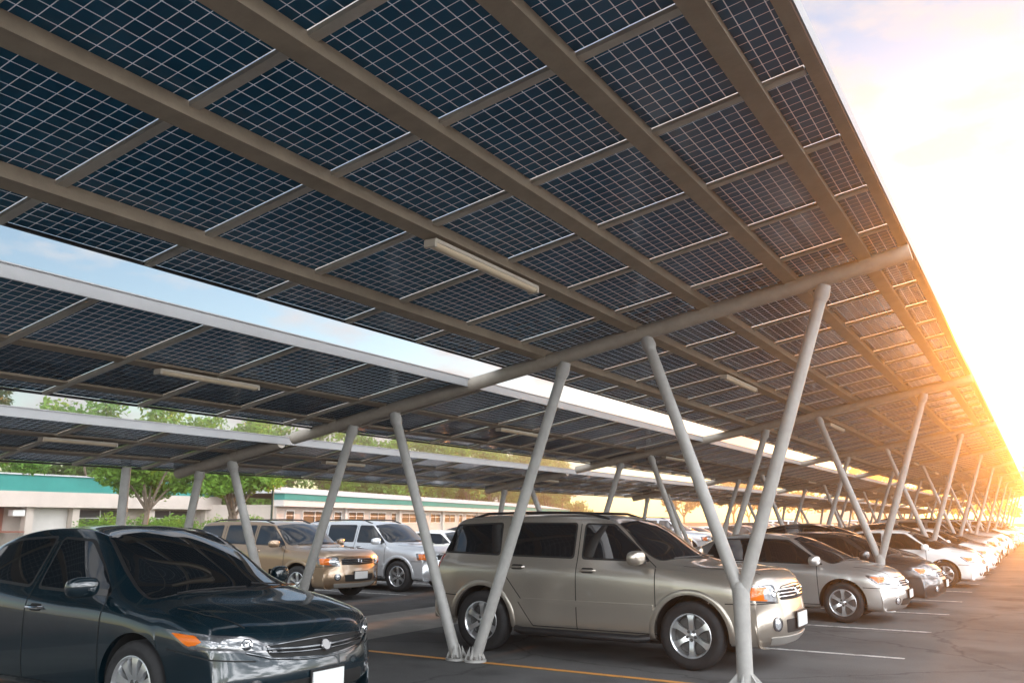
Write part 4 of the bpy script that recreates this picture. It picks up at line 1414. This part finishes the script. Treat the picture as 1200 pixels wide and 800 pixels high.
def building_two():
    F = Frame((-45.6, 44.2), (-69.5, 133.2))
    t = thing('office_building', 'long white building with a teal stripe under its pale roof and a row of windows', 'building', (F.a.x, F.a.y, 0), F.rz)
    L = F.len
    def b(nm, m_, *boxes):
        mb = MB()
        for q in boxes:
            fbox(mb, *q)
        return mb.build(nm, m_, t, smooth=False)
    b('wall', M['cream'], (0, L, -9, 0, 0, 2.6))
    b('eave_band', M['wall_white'], (-0.4, L + 0.4, -0.1, 0.75, 2.50, 2.93))
    b('teal_band', M['teal'], (-0.42, L + 0.42, -0.1, 0.80, 2.932, 3.38))
    mb = MB()
    mb.add([(-0.6, -0.9, 3.384), (L + 0.6, -0.9, 3.384), (L + 0.6, 4.5, 4.15), (-0.6, 4.5, 4.15), (L + 0.6, 9.6, 3.384), (-0.6, 9.6, 3.384)], [(0, 1, 2, 3), (3, 2, 4, 5), (0, 3, 5), (1, 4, 2), (0, 5, 4, 1)])
    mb.build('roof', M['roofing'], t, smooth=False)
    s_ = 1.2
    k = 0
    rs = random.Random(3)
    while s_ < L - 4:
        w = [1.1, 3.6, 1.2, 2.8, 3.2][k % 5]
        mb = MB()
        for za, zb in ((1.30, 1.36), (2.18, 2.26)):
            fbox(mb, s_ - 0.06, s_ + w + 0.06, 0.0, 0.07, za, zb)
        for sx in (s_ - 0.06, s_ + w):
            fbox(mb, sx, sx + 0.06, 0.0, 0.068, 1.30, 2.26)
        if w > 1.5:
            fbox(mb, s_ + w / 2 - 0.03, s_ + w / 2 + 0.03, 0.0, 0.065, 1.36, 2.18)
        fbox(mb, s_, s_ + w, 0.0, 0.062, 1.86, 1.90)
        f = mb.build('window', M['frame_white'], t, smooth=False)
        mb = MB()
        fbox(mb, s_, s_ + w, -0.002, 0.02, 1.36, 2.18)
        mb.build('pane', M['pane'], f, smooth=False)
        if k % 3 == 2:
            b('pilaster', M['wall_white'], (s_ + w + 0.35, s_ + w + 0.75, 0.0, 0.22, 0, 2.498))
        s_ += w + 1.3
        k += 1
    b('plinth', M['kerb'], (-0.1, L + 0.1, -0.02, 0.12, 0, 0.35))
building_two()

lp = thing('lamp_pole', 'thin dark green pole standing before the teal band', 'pole', (-32.0, 30.7, 0))
MB().tube([(0, 0, 0), (0, 0, 1.2), (0, 0, 5.4)], [0.075, 0.06, 0.045], 10).build('shaft', mat('green_pole', (0.03, 0.06, 0.045), 0.5), lp)
MB().tube([(0, 0, 5.38), (0.2, 0, 5.55), (0.8, 0, 5.62)], 0.03, 8).build('lamp_arm', M['column'], lp)
MB().box((0.95, 0, 5.60), (0.5, 0.18, 0.08)).build('lamp_head', M['column'], lp, smooth=False)

# ------------------------------------------------------------------ trees
def leaf_mat(name, c0, c1, tr=0.35):
    m = bpy.data.materials.new(name)
    m.use_nodes = True
    nt = m.node_tree
    L = nt.links.new
    b = nt.nodes['Principled BSDF']
    g = nt.nodes.new('ShaderNodeNewGeometry')
    r = nt.nodes.new('ShaderNodeValToRGB')
    r.color_ramp.elements[0].color = (*c0, 1)
    r.color_ramp.elements[1].color = (*c1, 1)
    L(g.outputs['Random Per Island'], r.inputs['Fac'])
    L(r.outputs['Color'], b.inputs['Base Color'])
    b.inputs['Roughness'].default_value = 0.55
    b.inputs['Specular IOR Level'].default_value = 0.3
    t = nt.nodes.new('ShaderNodeBsdfTranslucent')
    hs = nt.nodes.new('ShaderNodeHueSaturation')
    hs.inputs['Value'].default_value = 1.5
    L(r.outputs['Color'], hs.inputs['Color'])
    L(hs.outputs['Color'], t.inputs['Color'])
    mx = nt.nodes.new('ShaderNodeMixShader')
    mx.inputs['Fac'].default_value = tr
    L(b.outputs[0], mx.inputs[1])
    L(t.outputs[0], mx.inputs[2])
    L(mx.outputs[0], nt.nodes['Material Output'].inputs['Surface'])
    return m
M['bark'] = mat('bark', (0.16, 0.125, 0.09), 0.9, noise=0.35, nscale=6, bump=0.5, bscale=14)
M['leaf_bright'] = leaf_mat('leaf_bright', (0.09, 0.185, 0.02), (0.17, 0.31, 0.04))
M['leaf_dark'] = leaf_mat('leaf_dark', (0.022, 0.055, 0.016), (0.06, 0.115, 0.03))
M['leaf_pale'] = leaf_mat('leaf_pale', (0.075, 0.170, 0.025), (0.15, 0.285, 0.05))

def leaves(rs, clumps, n, size, flat=0.6):
    """n small leaf faces scattered through the volume of each clump (centre, radius)"""
    mb = MB()
    tot = sum(r_ ** 2 for _, r_ in clumps)
    for c, r_ in clumps:
        k = max(6, int(n * r_ ** 2 / tot))
        for _ in range(k):
            d = Vector((rs.gauss(0, 1), rs.gauss(0, 1), rs.gauss(0, 1))).normalized()
            p = Vector(c) + Vector((d.x, d.y, d.z * flat)) * r_ * (rs.random() ** 0.42) * rs.uniform(0.8, 1.12)
            s_ = size * rs.uniform(0.6, 1.35)
            a = Vector((rs.gauss(0, 1), rs.gauss(0, 1), rs.gauss(0, 0.7))).normalized()
            b = a.cross(Vector((rs.gauss(0, 1), rs.gauss(0, 1), rs.gauss(0, 1)))).normalized()
            mb.add([p - a * s_, p + b * s_ * 0.42, p + a * s_, p - b * s_ * 0.42], [(0, 1, 2, 3)])
    return mb

def tree(name, label, x, y, h, crown_r, lean, mat_key, seed, n=3500, size=0.16, trunk_h=0.35, group=None, multi=1, flat=0.6):
    rs = random.Random(seed)
    t = thing(name, label, 'tree', (x, y, 0), 0, group)
    tb = MB()
    clumps = []
    th = h * trunk_h
    r0 = 0.035 * h * 0.55 + 0.03
    for m_ in range(multi):
        bx = Vector((rs.uniform(-0.15, 0.15), rs.uniform(-0.15, 0.15), 0)) * (multi > 1)
        top = Vector((lean + rs.uniform(-0.2, 0.2), rs.uniform(-0.2, 0.2), th)) + bx * 3
        tb.tube([bx, bx.lerp(top, 0.5) + Vector((0.05, 0.02, 0)), top], [r0 * 1.25, r0, r0 * 0.8], 9)
        nb = rs.randint(4, 6) if multi == 1 else 3
        for k in range(nb):
            a = 2 * math.pi * (k + rs.random() * 0.6) / nb
            rr = crown_r * rs.uniform(0.45, 0.8)
            e = Vector((top.x + math.cos(a) * rr, top.y + math.sin(a) * rr, th + (h - th) * rs.uniform(0.12 if trunk_h < 0.2 else 0.35, 0.8)))
            mid = top.lerp(e, 0.5) + Vector((0, 0, (h - th) * 0.08))
            tb.tube([top, mid, e], [r0 * 0.6, r0 * 0.35, r0 * 0.12], 6)
            clumps.append((e, crown_r * rs.uniform(0.33, 0.5)))
            for _ in range(3):
                f = e + Vector((rs.uniform(-1, 1), rs.uniform(-1, 1), rs.uniform(-0.5, 0.6))) * crown_r * 0.45
                f.z = min(f.z, h - crown_r * 0.2)
                tb.tube([mid.lerp(e, 0.6), f], [r0 * 0.22, r0 * 0.06], 5)
                clumps.append((f, crown_r * rs.uniform(0.2, 0.36)))
    clumps.append((Vector((lean, 0, h - crown_r * 0.3)), crown_r * 0.4))
    tb.build('trunk', M['bark'], t)
    leaves(rs, clumps, n, size, flat).build('crown', M[mat_key], t, smooth=False, recalc=False)
    return t

tree('garden_tree', 'spreading tree with forked trunk in front of the teal band', -34.0, 24.9, 5.4, 2.3, 0.3, 'leaf_bright', 11, 6500, 0.13, 0.36)
tree('garden_tree', 'several stemmed tree between the two teal roofed buildings', -32.2, 28.3, 5.3, 2.0, 0.0, 'leaf_bright', 12, 6000, 0.13, 0.33, multi=3)
tree('garden_tree', 'pale tree overhanging the cream band above the red brown shutter', -38.0, 18.8, 5.0, 2.4, 0.0, 'leaf_pale', 13, 6000, 0.13, 0.42)
tree('tall_tree', 'tall dark tree top showing in the gap between two canopies', -62.2, 33.0, 12.0, 4.0, 0.0, 'leaf_dark', 14, 7000, 0.2, 0.4)
rs_ = random.Random(8)
back = []
for k in range(30):
    back.append((-72 - 0.12 * 4.2 * k + rs_.uniform(-4, 4), 44 + 4.2 * k + rs_.uniform(-1, 1), rs_.uniform(11.5, 13.8) + 0.10 * k))
for k, (x, y, h) in enumerate(back):
    tree('broadleaf_tree', 'pale green broadleaf tree in the wood behind the low buildings', x, y, h, 4.8, 0, 'leaf_pale' if k % 3 else 'leaf_bright', 30 + k, 5200, 0.30, 0.13,
         'trees behind the low buildings', flat=1.0)
# hedges at the foot of the buildings
for k, (x, y, w, lb) in enumerate([(-46.0, 33.5, 3.2, 'clipped bright hedge left of the forked tree'), (-44.6, 39.0, 4.4, 'long bright hedge behind the several stemmed tree')]):
    rs = random.Random(60 + k)
    hd = thing('hedge', lb, 'hedge', (x, y, 0))
    cl = [(Vector((rs.uniform(-0.4, 0.4), -w + 2 * w * i / 11, rs.uniform(0.7, 1.5))), rs.uniform(0.6, 0.9)) for i in range(12)]
    leaves(rs, cl, 4200, 0.09, 0.8).build('foliage', M['leaf_bright'], hd, smooth=False, recalc=False)
    st_ = MB()
    for i in range(8):
        st_.tube([(0, -w + 2 * w * i / 7, 0), (rs.uniform(-0.2, 0.2), -w + 2 * w * i / 7, 1.1)], [0.03, 0.012], 5)
    st_.build('stem', M['bark'], hd)
# far end of the car park: a wall of trees that closes the view
for k in range(14):
    x = -60 + k * 7.5
    tree('broadleaf_tree', 'distant broadleaf tree closing off the far end of the car park', x, 165 + 9 * math.sin(k * 2.1), 9 + 2 * math.sin(k * 1.7), 4.6, 0, 'leaf_dark', 90 + k, 1500, 0.42, 0.25, 'trees at the far end of the car park', flat=0.8)

# ------------------------------------------------------------------ air
hz = struct(MB().box((-30, 80, 9.5), (240, 240, 21)).build('haze', bpy.data.materials.new('haze'), smooth=False), 'stuff')
hm = hz.data.materials[0]
hm.use_nodes = True
hm.node_tree.nodes.remove(hm.node_tree.nodes['Principled BSDF'])
pv = hm.node_tree.nodes.new('ShaderNodeVolumePrincipled')
pv.inputs['Color'].default_value = (1.0, 0.96, 0.92, 1)
pv.inputs['Density'].default_value = HAZE
pv.inputs['Anisotropy'].default_value = 0.87
hm.node_tree.links.new(pv.outputs['Volume'], hm.node_tree.nodes['Material Output'].inputs['Volume'])
